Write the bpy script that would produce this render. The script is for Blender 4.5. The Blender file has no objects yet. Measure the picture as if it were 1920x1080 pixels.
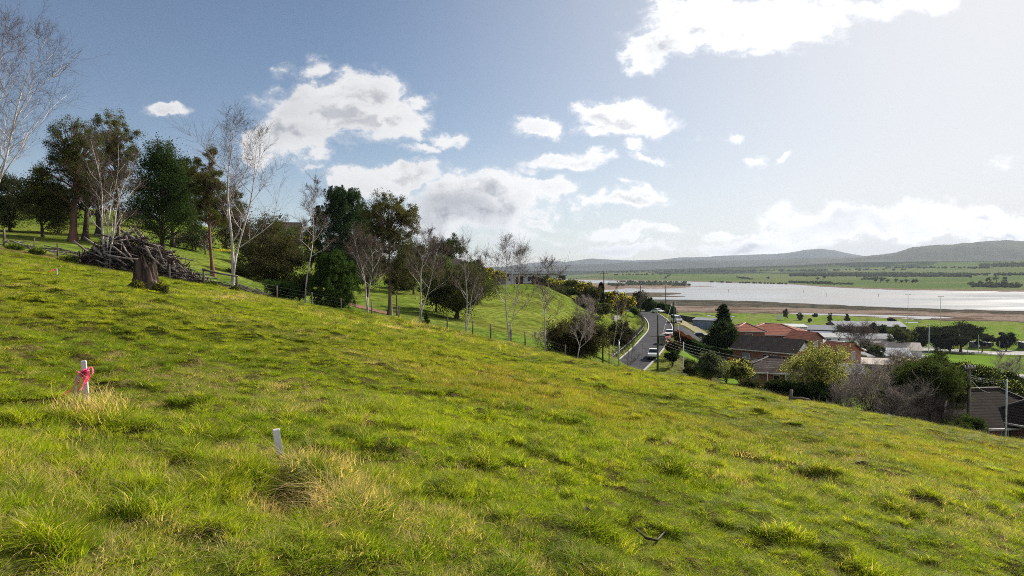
import bpy, math, random
import numpy as np
from math import radians, sin, cos, tan, pi, atan2, sqrt
from mathutils import Vector, Matrix

# ------------------------------------------------------------------ camera, sky, sun, exposure
SC = bpy.context.scene
COL = SC.collection
CAMZ = 60.0                      # eye height above the river
PITCH = math.atan(35 / 1280)
cam_d = bpy.data.cameras.new('camera')
cam_d.sensor_width = 36.0
cam_d.lens = 24.0
cam_d.clip_start = 0.1
cam_d.clip_end = 60000
cam = bpy.data.objects.new('camera', cam_d)
cam.location = (0, 0, CAMZ)
cam.rotation_euler = (pi / 2 - PITCH, 0, 0)
COL.objects.link(cam)
SC.camera = cam

SUN_AZ, SUN_EL = radians(47), radians(32)     # azimuth measured from +Y towards +X
SC.view_settings.view_transform = 'Standard'
SC.view_settings.look = 'None'
SC.view_settings.exposure = 0.90
SC.view_settings.gamma = 1.0
SC.cycles.max_bounces = 6
SC.cycles.diffuse_bounces = 1
SC.cycles.glossy_bounces = 2
SC.cycles.transmission_bounces = 3
SC.cycles.transparent_max_bounces = 6
SC.cycles.volume_bounces = 0
SC.cycles.use_adaptive_sampling = False
SC.cycles.adaptive_threshold = 0.02
SC.cycles.use_denoising = False
SC.cycles.filter_width = 1.0
SC.cycles.denoiser = 'OPENIMAGEDENOISE'
SC.cycles.sample_clamp_indirect = 6.0
SC.cycles.sample_clamp_direct = 0.0
SC.render.use_persistent_data = False

def cdir(px, py):
    """world direction through photo position (px,py), scaled so that y = 1"""
    a = (px - 960) / 1280; b = (540 - py) / 1280
    y = cos(PITCH) + b * sin(PITCH); z = -sin(PITCH) + b * cos(PITCH)
    return a / y, z / y
def P(px, py, D):
    u, e = cdir(px, py)
    return Vector((u * D, D, CAMZ + e * D))

class NT:
    """tiny helper for node trees"""
    def __init__(s, nt): s.t = nt; s.n = nt.nodes; s.l = nt.links
    def new(s, typ, **kw):
        n = s.n.new(typ)
        for k, v in kw.items():
            if k.startswith('i_'):
                key = k[2:]
                key = int(key) if key.isdigit() else key.replace('_', ' ')
                n.inputs[key].default_value = v
            else: setattr(n, k, v)
        return n
    def link(s, a, b): s.l.new(a, b)
    def _in(s, n, i, v):
        if v is None: return
        if isinstance(v, bpy.types.NodeSocket): s.l.new(v, n.inputs[i])
        else: n.inputs[i].default_value = v
    def m(s, op, a, b=None, c=None, clamp=False):
        n = s.n.new('ShaderNodeMath'); n.operation = op; n.use_clamp = clamp
        s._in(n, 0, a); s._in(n, 1, b); s._in(n, 2, c); return n.outputs[0]
    def vm(s, op, a, b=None, out=0):
        n = s.n.new('ShaderNodeVectorMath'); n.operation = op
        s._in(n, 0, a); s._in(n, 1, b); return n.outputs[out]
    def mix(s, f, a, b, typ='RGBA', blend='MIX'):
        n = s.n.new('ShaderNodeMix'); n.data_type = typ; n.blend_type = blend
        if typ == 'RGBA': ia, ib, o = 6, 7, 2
        else: ia, ib, o = 2, 3, 0
        s._in(n, 0, f); s._in(n, ia, a); s._in(n, ib, b); return n.outputs[o]
    def noise(s, vec, scale, detail=4, rough=.55, dist=0.0, out=0):
        n = s.n.new('ShaderNodeTexNoise'); n.inputs['Scale'].default_value = scale
        n.inputs['Detail'].default_value = detail; n.inputs['Roughness'].default_value = rough
        n.inputs['Distortion'].default_value = dist
        if vec is not None: s.l.new(vec, n.inputs['Vector'])
        return n.outputs[out]
    def ss(s, v, lo, hi, a=0.0, b=1.0):
        n = s.n.new('ShaderNodeMapRange'); n.interpolation_type = 'SMOOTHSTEP'
        s._in(n, 0, v); n.inputs[1].default_value = lo; n.inputs[2].default_value = hi
        n.inputs[3].default_value = a; n.inputs[4].default_value = b; return n.outputs[0]

# ---- world: physical sky with cumulus clouds placed by direction
W = bpy.data.worlds.new('World'); SC.world = W; W.use_nodes = True
T = NT(W.node_tree); T.n.clear()
sky = T.new('ShaderNodeTexSky', sky_type='NISHITA', sun_disc=False, sun_elevation=SUN_EL,
            sun_rotation=SUN_AZ, altitude=60, air_density=0.8, dust_density=0.35, ozone_density=1.0)
tc = T.new('ShaderNodeTexCoord')
sep = T.new('ShaderNodeSeparateXYZ'); T.link(tc.outputs['Generated'], sep.inputs[0])
yy = T.m('MAXIMUM', sep.outputs[1], 0.05)
U = T.m('DIVIDE', sep.outputs[0], yy); V = T.m('DIVIDE', sep.outputs[2], yy)
cmb = T.new('ShaderNodeCombineXYZ'); T.link(U, cmb.inputs[0]); T.link(V, cmb.inputs[1])
Q = cmb.outputs[0]
# (px, py, rx, ry, weight)
CL = [(630, 205, 150, 74, 1.7), (560, 250, 100, 56, 1.5), (500, 262, 52, 48, 1.3), (720, 220, 84, 52, 1.4), (590, 112, 42, 26, .75), (535, 120, 30, 18, .5), (790, 178, 30, 24, .8), (605, 296, 36, 20, .7), (575, 322, 26, 10, .55),
      (735, 343, 115, 32, 1.45), (660, 350, 54, 16, 1.1), (880, 380, 150, 62, 1.5), (820, 405, 90, 36, 1.2), (1030, 358, 85, 26, 1.2), (1045, 303, 92, 24, 1.15), (1000, 318, 30, 22, .8), (950, 440, 66, 24, 1.1), (1010, 415, 52, 15, .9), (865, 322, 30, 12, .7),
      (1170, 218, 120, 38, 1.25), (1100, 242, 50, 18, .95), (1010, 238, 52, 20, 1.0), (1085, 203, 50, 16, .8), (1190, 262, 36, 20, .8), (1220, 292, 48, 13, .85), (1235, 195, 40, 18, .7),
      (1400, 36, 200, 62, 1.5), (1240, 82, 78, 38, 1.2), (1590, 0, 160, 52, 1.4), (1350, 90, 55, 28, .8),
      (1150, 378, 105, 20, 1.15), (1205, 365, 50, 14, .9), (1085, 385, 40, 14, .8), (1185, 436, 120, 16, 1.1), (1340, 430, 66, 12, 1.0), (1410, 311, 34, 18, .8), (1870, 300, 42, 15, .65), (1475, 311, 20, 7, .6), (1325, 272, 26, 8, .5), (1370, 262, 26, 7, .5), (1165, 348, 45, 9, .75),
      (1170, 468, 130, 18, 1.1), (1420, 455, 210, 24, 1.15), (1590, 420, 170, 36, 1.2), (1780, 415, 190, 42, 1.3), (1880, 440, 130, 34, 1.2), (305, 208, 46, 20, .8), (838, 266, 44, 20, .8), (780, 290, 40, 12, .6), (1130, 400, 20, 8, .6), (1040, 450, 60, 12, .7)]
warp = T.noise(Q, 8.5, 5, .6, 0, 1)
wv = T.vm('SUBTRACT', warp, (.5, .5, .5))
sc_ = T.new('ShaderNodeVectorMath', operation='SCALE'); T.link(wv, sc_.inputs[0]); sc_.inputs['Scale'].default_value = .11
Qw = T.vm('ADD', Q, sc_.outputs[0])
den = None
def blob(q, px, py, rx, ry, w):
    u, e = cdir(px, py)
    d = T.vm('SUBTRACT', q, (u, e, 0))
    d = T.vm('MULTIPLY', d, (1280 / rx, 1280 / ry, 0))
    l = T.vm('LENGTH', d, None, 1)
    return T.ss(l, 0.0, 1.45, w, 0.0)
for b in CL:
    v = blob(Qw, *b)
    den = v if den is None else T.m('MAXIMUM', den, v)
str_ = T.vm('MULTIPLY', Q, (1, 1.5, 1))
Qn = T.vm('ADD', str_, T.vm('MULTIPLY', wv, (.05, .05, .05))); n1 = T.noise(Qn, 9, 10, .66); n1b = T.noise(T.vm('ADD', Qn, (.018, .022, 0)), 9, 5, .6); n1c = T.noise(Qn, 9, 5, .6); n2 = T.noise(str_, 2.8, 3, .5)
gen = T.m('MULTIPLY', T.ss(n2, .62, .8), .35)
gen = T.m('MULTIPLY', gen, T.ss(T.m('ABSOLUTE', U), .8, 1.2))      # scattered cloud outside the picture too
den = T.m('MAXIMUM', den, gen)
dens = T.m('ADD', den, T.m('MULTIPLY', T.m('SUBTRACT', n1, .5), 3.7))
alpha = T.ss(dens, .28, .80)
alpha = T.m('MAXIMUM', alpha, T.ss(dens, .12, .55, 0, .28))
alpha = T.m('MULTIPLY', alpha, T.ss(den, .02, .22))
alpha = T.m('MULTIPLY', alpha, T.ss(sep.outputs[1], 0.0, .1))
n3 = T.noise(str_, 5.5, 6, .55)
core = T.m('MULTIPLY', T.ss(dens, .55, 1.3), T.ss(n3, .40, .62))
gb = [(870, 393, 95, 30, 1.5), (560, 195, 60, 60, .6), (600, 250, 120, 40, .45), (1255, 95, 60, 28, .45), (1580, 420, 130, 22, .8), (1150, 470, 60, 10, .6), (930, 445, 40, 12, .6), (1400, 455, 60, 12, .5)]
gsum = None
for b in gb:
    v = blob(Qw, *b); gsum = v if gsum is None else T.m('MAXIMUM', gsum, v)
rel = T.ss(T.m('SUBTRACT', n1b, n1c), -.01, .12)
grey = T.m('ADD', T.m('ADD', T.m('MULTIPLY', core, .22), T.m('MULTIPLY', gsum, .5)), T.m('MULTIPLY', rel, T.ss(dens, .6, 1.2, 0, .55)), None, True)
ccol = T.mix(grey, (11.2, 11.2, 11.3, 1), (4.4, 4.7, 5.3, 1))
sunside = T.ss(U, -.3, .5, 0.8, 1.2)
cc = T.new('ShaderNodeVectorMath', operation='SCALE'); T.link(ccol, cc.inputs[0]); T.link(sunside, cc.inputs['Scale'])
wht = T.m('ADD', T.ss(U, -.30, .70, .0, .84), T.m('MULTIPLY', T.ss(V, .22, .0), .18), None, True)
skyc = T.mix(wht, sky.outputs[0], (9.5, 9.5, 9.5, 1))
mixc = T.mix(alpha, skyc, cc.outputs[0])
bg = T.new('ShaderNodeBackground'); T.link(mixc, bg.inputs[0]); bg.inputs[1].default_value = 0.052
wo = T.new('ShaderNodeOutputWorld'); T.link(bg.outputs[0], wo.inputs[0])
W.cycles.sampling_method = 'MANUAL'; W.cycles.sample_map_resolution = 1024

sun_d = bpy.data.lights.new('sun', 'SUN'); sun_d.energy = 4.4; sun_d.angle = radians(.53); sun_d.color = (1, .93, .82)
sun = bpy.data.objects.new('sun', sun_d); COL.objects.link(sun)
sdir = Vector((sin(SUN_AZ) * cos(SUN_EL), cos(SUN_AZ) * cos(SUN_EL), sin(SUN_EL)))
sun.rotation_euler = sdir.to_track_quat('Z', 'Y').to_euler(); sun.location = (30, 20, 120)

# ------------------------------------------------------------------ helpers
RNG = np.random.default_rng(7)
random.seed(11)

def _hash(ix, iy, seed):
    h = (ix.astype(np.int64) * 374761393 + iy.astype(np.int64) * 668265263 + seed * 1442695041) & 0xffffffff
    h = ((h ^ (h >> 13)) * 1274126177) & 0xffffffff
    return ((h ^ (h >> 16)) & 0xffff) / 65535.0
def vnoise(x, y, seed=0):
    x = np.asarray(x, float); y = np.asarray(y, float)
    ix = np.floor(x); iy = np.floor(y); fx = x - ix; fy = y - iy
    fx = fx * fx * fx * (fx * (fx * 6 - 15) + 10); fy = fy * fy * fy * (fy * (fy * 6 - 15) + 10)
    a = _hash(ix, iy, seed); b = _hash(ix + 1, iy, seed); c = _hash(ix, iy + 1, seed); d = _hash(ix + 1, iy + 1, seed)
    return (a * (1 - fx) + b * fx) * (1 - fy) + (c * (1 - fx) + d * fx) * fy
def fbm(x, y, seed=0, oct=4, rough=.5):
    s = 0; a = 1; t = 0
    for o in range(oct):
        s = s + a * vnoise(x * 2 ** o + 17.3 * o, y * 2 ** o - 9.1 * o, seed + o); t += a; a *= rough
    return s / t - .5
def sstep(a, b, x):
    t = np.clip((x - a) / (b - a), 0, 1); return t * t * (3 - 2 * t)
def pchip(x, y, xi):
    x = np.asarray(x, float); y = np.asarray(y, float); h = np.diff(x); dl = np.diff(y) / h; n = len(x)
    d = np.zeros(n)
    for k in range(1, n - 1):
        if dl[k - 1] * dl[k] > 0:
            w1 = 2 * h[k] + h[k - 1]; w2 = h[k] + 2 * h[k - 1]
            d[k] = (w1 + w2) / (w1 / dl[k - 1] + w2 / dl[k])
    d[0] = dl[0]; d[-1] = dl[-1]
    xi = np.clip(xi, x[0], x[-1]); k = np.clip(np.searchsorted(x, xi) - 1, 0, n - 2)
    t = (xi - x[k]) / h[k]
    return ((2 * t**3 - 3 * t**2 + 1) * y[k] + (t**3 - 2 * t**2 + t) * h[k] * d[k] +
            (-2 * t**3 + 3 * t**2) * y[k + 1] + (t**3 - t**2) * h[k] * d[k + 1])
class Table:
    """elevation table over (azimuth tangent, log distance) from columns of (distance, photo row)"""
    def __init__(s, cols, d0, d1, n=260):
        s.l0 = math.log(d0); s.l1 = math.log(d1); s.n = n
        L = np.linspace(s.l0, s.l1, n); us = []; rows = []
        for px, prof in cols:
            us.append((px - 960) / 1280)
            rows.append(pchip([math.log(a) for a, b in prof], [CAMZ + cdir(px, b)[1] * a for a, b in prof], L))
        us = np.array(us); rows = np.array(rows); s.m = 240; s.u0, s.u1 = us[0], us[-1]
        ug = np.linspace(s.u0, s.u1, s.m); s.t = np.zeros((s.m, n))
        for k in range(n): s.t[:, k] = pchip(us, rows[:, k], ug)
    def __call__(s, u, D):
        a = np.clip((u - s.u0) / (s.u1 - s.u0), 0, 1) * (s.m - 1.001); b = np.clip((np.log(np.maximum(D, 1e-3)) - s.l0) / (s.l1 - s.l0), 0, 1) * (s.n - 1.001)
        i = a.astype(int); j = b.astype(int); fa = a - i; fb = b - j
        return (s.t[i, j] * (1 - fa) + s.t[i + 1, j] * fa) * (1 - fb) + (s.t[i, j + 1] * (1 - fa) + s.t[i + 1, j + 1] * fa) * fb

# ------------------------------------------------------------------ the lie of the land
NEAR = Table([
    (0,    [(20, 519), (31, 496), (45, 474), (55, 462), (75, 440), (100, 422), (120, 410), (200, 390), (400, 400), (700, 480)]),
    (200,  [(20, 557), (31, 532), (38, 519), (50, 503), (60, 486), (80, 456), (110, 427), (150, 405), (250, 395), (400, 405), (700, 490)]),
    (400,  [(20, 593), (31, 562), (40, 547), (50, 541), (60, 530), (80, 504), (110, 470), (150, 448), (200, 432), (250, 428), (400, 450), (700, 520)]),
    (600,  [(20, 629), (31, 600), (40, 586), (52, 578), (62, 577), (72, 572), (88, 555), (110, 532), (150, 505), (220, 478), (300, 470), (450, 520), (700, 590)]),
    (800,  [(20, 665), (38, 624), (50, 612), (65, 606), (80, 592), (110, 562), (150, 527), (200, 508), (280, 510), (400, 560), (700, 605)]),
    (930,  [(20, 689), (30, 664), (38, 651), (50, 640), (65, 632), (90, 602), (120, 568), (145, 546), (165, 538), (200, 533), (230, 532), (300, 560), (450, 620), (700, 608)]),
    (1000, [(20, 701), (30, 676), (38, 664), (50, 655), (65, 645), (90, 612), (120, 577), (145, 550), (165, 538), (200, 531), (230, 532), (300, 570), (450, 640), (700, 612)]),
    (1130, [(20, 726), (28, 701), (36, 686), (50, 692), (65, 690), (80, 676), (100, 656), (130, 625), (160, 598), (200, 574), (250, 568), (330, 600), (450, 650), (700, 612)]),
    (1200, [(20, 736), (35, 698), (50, 712), (70, 715), (90, 700), (108, 684), (125, 662), (150, 632), (180, 606), (215, 585), (240, 580), (320, 620), (450, 655), (700, 612)]),
    (1300, [(20, 758), (34, 715), (50, 742), (80, 738), (100, 712), (115, 694), (130, 676), (150, 652), (175, 630), (205, 607), (240, 612), (300, 650), (450, 658), (700, 612)]),
    (1450, [(20, 785), (33, 744), (50, 772), (80, 748), (100, 726), (115, 712), (140, 690), (175, 660), (210, 650), (300, 680), (400, 664), (500, 648), (700, 612)]),
    (1700, [(20, 829), (32, 792), (50, 828), (70, 812), (100, 780), (150, 742), (200, 718), (300, 682), (400, 660), (500, 646), (700, 612)]),
    (1920, [(20, 869), (30, 834), (45, 858), (55, 856), (70, 838), (100, 810), (150, 772), (200, 738), (300, 700), (400, 668), (500, 648), (700, 612)]),
    (2300, [(20, 937), (30, 905), (45, 930), (60, 920), (100, 860), (150, 800), (200, 758), (300, 705), (400, 670), (500, 648), (700, 612)]),
], 20, 700)
FAR = Table([
    (600,  [(1800, 545), (3300, 528), (4300, 520), (7000, 510), (12000, 507)]),
    (1060, [(1800, 546), (3400, 528), (4300, 522), (5200, 520), (7000, 512), (12000, 507)]),
    (1150, [(1800, 546), (3300, 528), (3700, 519), (4300, 514), (5000, 519), (7000, 508), (12000, 507)]),
    (1300, [(1800, 546), (3340, 528), (3700, 521), (4300, 513.5), (5000, 517), (7000, 503), (12000, 506)]),
    (1500, [(1800, 546), (2700, 533), (3200, 526), (3800, 519), (4500, 515.5), (5500, 509), (7000, 497), (12000, 504)]),
    (1600, [(1800, 546), (2200, 540), (2700, 532), (3300, 522), (3800, 518), (4600, 513), (5500, 506), (7000, 492), (12000, 500)]),
    (1750, [(1800, 547), (1950, 544), (2400, 533), (3000, 521.5), (3400, 520), (4200, 511), (5200, 500), (6500, 490), (12000, 498)]),
    (1920, [(1700, 550), (1850, 546), (2400, 530), (3000, 520), (3600, 508), (4500, 497), (5500, 488), (12000, 498)]),
], 1700, 12000)
def DW(py): return CAMZ / -cdir(0, py)[1]          # distance at which the river's level shows at photo row py
_un = [(-2000, 556), (1050, 560), (1200, 561), (1300, 562), (1400, 564), (1480, 568), (1600, 573), (1700, 577), (1800, 580), (1920, 583), (2400, 590)]
_uf = [(-2000, 528), (1050, 524), (1160, 526), (1290, 528), (1400, 531), (1480, 533), (1540, 537.5), (1600, 541), (1700, 544), (1920, 547), (2400, 550)]
def lineD(tab, u):
    return np.interp(u, [(a - 960) / 1280 for a, b in tab], [DW(b) for a, b in tab])
ISL = [(1215, 536, 82, 4.6, 4.5), (1125, 536, 70, 6.0, 1.2), (1222, 550.5, 58, 2.4, .9), (1150, 553, 110, 2.6, .9), (1235, 555.8, 50, 1.3, .6), (1317, 536.7, 24, .8, 1.2)]
ROADC = [(1172, 694, 108), (1197, 672, 118), (1216, 652, 131), (1228, 636, 146), (1238, 620, 164), (1236, 606, 182), (1226, 595, 200), (1212, 587, 215), (1185, 583, 232), (1150, 582, 246)]
def resample(pts, step):
    P0 = [Vector(p) for p in pts]; out = []
    for i in range(len(P0) - 1):
        a = P0[max(i - 1, 0)]; b = P0[i]; c = P0[i + 1]; d = P0[min(i + 2, len(P0) - 1)]
        n = max(1, int((c - b).length / step))
        for k in range(n):
            t = k / n
            out.append(0.5 * ((2 * b) + (c - a) * t + (2 * a - 5 * b + 4 * c - d) * t * t + (3 * b - a - 3 * c + d) * t**3))
    out.append(P0[-1]); return out
ROAD_L = resample([P(*c) for c in ROADC], 1.5)      # the road's centre line
def plane_xy(px, py):
    u, e = cdir(px, py); D = 1.55 / (-e - .07 - .18 * u); return u * D, D
MOUNDS = [(*plane_xy(a, b), r, h) for a, b, r, h in
          [(560 + 22 * k, 900 + 13 * k, .17, .11) for k in range(5)] + [(420 + 30 * k, 918 - 3 * k, .13, .07) for k in range(4)] +
          [(120, 772, .22, .09), (200, 776, .2, .07), (1085, 990, .17, .10), (1130, 1010, .15, .09), (1480, 1024, .13, .10), (885, 850, .2, .09), (930, 885, .2, .08), (60, 1020, .3, .12), (250, 965, .2, .07), (700, 905, .2, .06), (345, 855, .2, .06), (1250, 885, .2, .07), (1700, 965, .25, .08), (1620, 1065, .2, .08), (400, 820, .2, .06)]]
PADS = []                                           # (x, y, radius, z, feather): levelled ground under buildings and cars
def raw_ground(x, y):
    x = np.asarray(x, float); y = np.asarray(y, float)
    r = np.hypot(x, y); phi = np.arctan2(x, y); ap = np.abs(phi)
    u = np.where(ap < .80, np.tan(np.clip(phi, -.8, .8)), np.sign(phi) * 1.03)
    u = u * np.where(ap > 1.4, 1 - sstep(1.4, pi, ap) * .95, 1)
    D = np.where(ap < .80, y, r * math.cos(.8))
    plane = CAMZ - 1.55 - .07 * y - .18 * x
    bump = .34 * fbm(x * .16, y * .16, 3, 3) + (.24 * fbm(x * .8, y * .8, 5, 3) + .10 * fbm(x * 2.6, y * 2.6, 9, 2)) * (1 - sstep(48, 60, r))
    tk = np.maximum(0, vnoise(x * 1.9 + 3, y * 1.9, 211) - .56) * .24 + np.maximum(0, vnoise(x * 3.7, y * 3.7 + 8, 213) - .6) * .16
    nearby = r < 60
    bump = bump + tk * (1 - sstep(46, 58, r))
    if nearby.any():
        for (mx, my, mr, mh) in MOUNDS: bump = bump + mh * np.exp(-((x - mx) ** 2 + (y - my) ** 2) / (mr * mr))
    zn = NEAR(u, D)
    k = sstep(14, 30, D); k = np.where(r < 14, 0, k)
    z = plane * (1 - k) + zn * k
    z = z + bump * (1 - .55 * sstep(50, 120, r)) * (1 - sstep(380, 500, r))
    # flood plain, river, far bank
    e = fbm(u * 40, D * .012, 21, 4)
    Dn = lineD(_un, u) + e * 34; Df = lineD(_uf, u) - e * 90
    s = np.minimum(D - Dn, Df - D)
    zr = np.where(s > 0, -np.minimum(2.0, s * .03), np.minimum(.9, -s * .012))
    flat = zr + .25 * fbm(x * .02, y * .02, 31, 3) * sstep(0, 60, -s)
    for (px, py, rx, ry, hh) in ISL:
        uc = (px - 960) / 1280; c = DW(py); dd = (DW(py - ry) - DW(py + ry)) / 2
        q = ((u - uc) / (rx / 1280)) ** 2 + ((D - c) / dd) ** 2 + e * .7
        flat = np.maximum(flat, hh * (1 - q) - .0)
    # narrow tidal channel and pools behind the reeds
    pxx = u * 1280 + 960
    ch = DW(588) + (pxx - 1500) / 290 * (DW(596) - DW(588)) + 6 * fbm(u * 30, u * 0, 77, 3)
    cw = 13 * sstep(1440, 1520, pxx) * (1 - sstep(1760, 1800, pxx)) + .01
    flat = flat - (1.5 * np.exp(-((D - ch) / cw) ** 2) + .55 * np.exp(-((D - ch) / 45) ** 2)) * sstep(1450, 1500, pxx) * (1 - sstep(1785, 1800, pxx))
    pool = sstep(.10, .16, fbm(u * 22, D * .03, 51, 4)) * sstep(745, 780, D) * (1 - sstep(880, 930, D)) * sstep(1240, 1280, pxx) * (1 - sstep(1720, 1780, pxx))
    flat = flat - 1.35 * pool
    kf = sstep(520, 690, D)
    z = z * (1 - kf) + flat * kf
    zf = FAR(u, np.clip(D, 1700, 12000)) + 6 * fbm(x * .003, y * .003, 41, 4) * sstep(120, 900, D - Df)
    kk = sstep(0, 260, D - Df - 60)
    z = np.where(D > Df, flat * (1 - kk) + np.maximum(zf, flat) * kk, z)
    return z
_RX = np.array([p.x for p in ROAD_L]); _RY = np.array([p.y for p in ROAD_L]); _RZ = np.array([p.z for p in ROAD_L])
def ground_z(x, y):
    x = np.atleast_1d(np.asarray(x, float)); y = np.atleast_1d(np.asarray(y, float))
    z = raw_ground(x, y)
    near = (y > 95) & (y < 270) & (x > 5) & (x < 90)
    if near.any():
        xi = x[near]; yi = y[near]
        d2 = (xi[:, None] - _RX[None]) ** 2 + (yi[:, None] - _RY[None]) ** 2
        k = d2.argmin(1); d = np.sqrt(d2[np.arange(len(k)), k]); w = 1 - sstep(4.6, 11, d)
        z[near] = z[near] * (1 - w) + (_RZ[k] - .06) * w
    for (a, b, rr, zz, f) in PADS:
        d = np.hypot(x - a, y - b); w = 1 - sstep(rr, rr + f, d); z = z * (1 - w) + zz * w
    return z
def gz(x, y): return float(ground_z(x, y)[0])
def gp(px, D, dz=0.0):
    """a point on the ground in the direction of photo column px at forward distance D"""
    x = (px - 960) / 1280 * D
    for _ in range(2):
        z = gz(x, D); x = (px - 960) / 1280 * (D * cos(PITCH) - (z - CAMZ) * sin(PITCH))
    return Vector((x, D, gz(x, D) + dz))
def row(p):
    """photo row and column of a world point (for checking)"""
    y = p[1]; z = p[2] - CAMZ; f = y * cos(PITCH) - z * sin(PITCH); uu = y * sin(PITCH) + z * cos(PITCH)
    return 960 + 1280 * p[0] / f, 540 - 1280 * uu / f

# ------------------------------------------------------------------ object helpers
def link(o, parent=None):
    COL.objects.link(o)
    if parent is not None: o.parent = parent
    return o
def tag(o, label=None, cat=None, group=None, kind=None):
    if label: o['label'] = label
    if cat: o['category'] = cat
    if group: o['group'] = group
    if kind: o['kind'] = kind
    return o
def mesh_np(name, verts, loops, counts, mats=None, midx=None, smooth=False, col=None):
    me = bpy.data.meshes.new(name)
    verts = np.asarray(verts, np.float32); loops = np.asarray(loops, np.int32); counts = np.asarray(counts, np.int32)
    me.vertices.add(len(verts)); me.vertices.foreach_set('co', verts.ravel())
    me.loops.add(len(loops)); me.loops.foreach_set('vertex_index', loops)
    me.polygons.add(len(counts)); st = np.zeros(len(counts), np.int32); st[1:] = np.cumsum(counts)[:-1]
    me.polygons.foreach_set('loop_start', st); me.polygons.foreach_set('loop_total', counts)
    if midx is not None: me.polygons.foreach_set('material_index', np.asarray(midx, np.int32))
    if smooth: me.polygons.foreach_set('use_smooth', np.ones(len(counts), bool))
    if col is not None:
        at = me.color_attributes.new('tone', 'FLOAT_COLOR', 'POINT')
        c4 = np.ones((len(verts), 4), np.float32); c4[:, :col.shape[1]] = col; at.data.foreach_set('color', c4.ravel())
    me.update(calc_edges=True)
    for m in (mats or []): me.materials.append(m)
    return me
class MB:
    """collects shapes, then links them as ONE mesh object"""
    def __init__(s): s.v = []; s.f = []; s.nv = 0; s.sm = []
    def add(s, vs, fs, smooth=False):
        b = s.nv; s.v.extend([tuple(v) for v in vs]); s.nv += len(vs)
        for f in fs: s.f.append([b + i for i in f]); s.sm.append(smooth)
        return s
    def box(s, c, d, rz=0.0, M=None, taper=1.0):
        x, y, z = d[0] / 2, d[1] / 2, d[2] / 2; t = taper
        vs = [Vector((a * x * (t if e > 0 else 1), b * y * (t if e > 0 else 1), e * z)) for e in (-1, 1) for a, b in ((-1, -1), (1, -1), (1, 1), (-1, 1))]
        R = M if M is not None else Matrix.Rotation(rz, 3, 'Z')
        vs = [R @ v + Vector(c) for v in vs]
        return s.add(vs, [(3, 2, 1, 0), (4, 5, 6, 7), (0, 1, 5, 4), (1, 2, 6, 5), (2, 3, 7, 6), (3, 0, 4, 7)])
    def bar(s, p, q, w, h=None, n=4, w2=None):
        return s.tube([p, q], [w, w2 or w], n, flat=(n == 4))
    def tube(s, pts, rad, n=6, cap=True, flat=False):
        pts = [Vector(p) for p in pts]; rings = []; up = Vector((0, 0, 1)); prev = None
        for i, p in enumerate(pts):
            d = (pts[min(i + 1, len(pts) - 1)] - pts[max(i - 1, 0)])
            if d.length < 1e-9: d = Vector((0, 0, 1))
            d.normalize()
            if prev is None: a = d.cross(Vector((0, 0, 1)) if abs(d.z) < .9 else Vector((1, 0, 0)))
            else: a = prev - d * prev.dot(d)
            if a.length < 1e-6: a = d.cross(Vector((0, 1, 0)))
            a.normalize(); prev = a; b = d.cross(a)
            rings.append([p + (a * cos(2 * pi * k / n + pi / n) + b * sin(2 * pi * k / n + pi / n)) * rad[i] for k in range(n)])
        vs = [v for r in rings for v in r]; fs = []
        for i in range(len(rings) - 1):
            for k in range(n):
                a0 = i * n + k; a1 = i * n + (k + 1) % n; fs.append((a0, a1, a1 + n, a0 + n))
        if cap: fs.append(tuple(range(n))[::-1]); fs.append(tuple((len(rings) - 1) * n + k for k in range(n)))
        return s.add(vs, fs, not flat)
    def lathe(s, c, prof, n=12):
        c = Vector(c); vs = [c + Vector((r * cos(2 * pi * k / n), r * sin(2 * pi * k / n), z)) for r, z in prof for k in range(n)]; fs = []
        for i in range(len(prof) - 1):
            for k in range(n):
                a0 = i * n + k; a1 = i * n + (k + 1) % n; fs.append((a0, a1, a1 + n, a0 + n))
        fs.append(tuple(range(n))[::-1]); fs.append(tuple((len(prof) - 1) * n + k for k in range(n)))
        return s.add(vs, fs, True)
    def prism(s, poly, vec, M=None, c=(0, 0, 0)):
        n = len(poly); a = [Vector(p) for p in poly]; b = [p + Vector(vec) for p in a]; vs = a + b
        if M is not None: vs = [M @ v for v in vs]
        vs = [v + Vector(c) for v in vs]
        return s.add(vs, [tuple(range(n))[::-1], tuple(range(n, 2 * n))] + [(k, (k + 1) % n, n + (k + 1) % n, n + k) for k in range(n)])
    def build(s, name, mat, parent=None, origin=None):
        me = bpy.data.meshes.new(name)
        o = Vector(origin) if origin is not None else Vector((0, 0, 0))
        me.from_pydata([tuple(Vector(v) - o) for v in s.v], [], s.f)
        me.polygons.foreach_set('use_smooth', s.sm); me.materials.append(mat); me.update()
        ob = bpy.data.objects.new(name, me); ob.location = o
        return link(ob, parent)
def empty(name, loc, rz=0.0):
    e = bpy.data.objects.new(name, None); e.location = loc; e.rotation_euler = (0, 0, rz); e.empty_display_size = .3
    return link(e)
def copy_tree(o, parent=None):
    c = o.copy(); COL.objects.link(c)
    if parent is not None: c.parent = parent
    for ch in list(o.children): copy_tree(ch, c)
    return c

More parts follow.
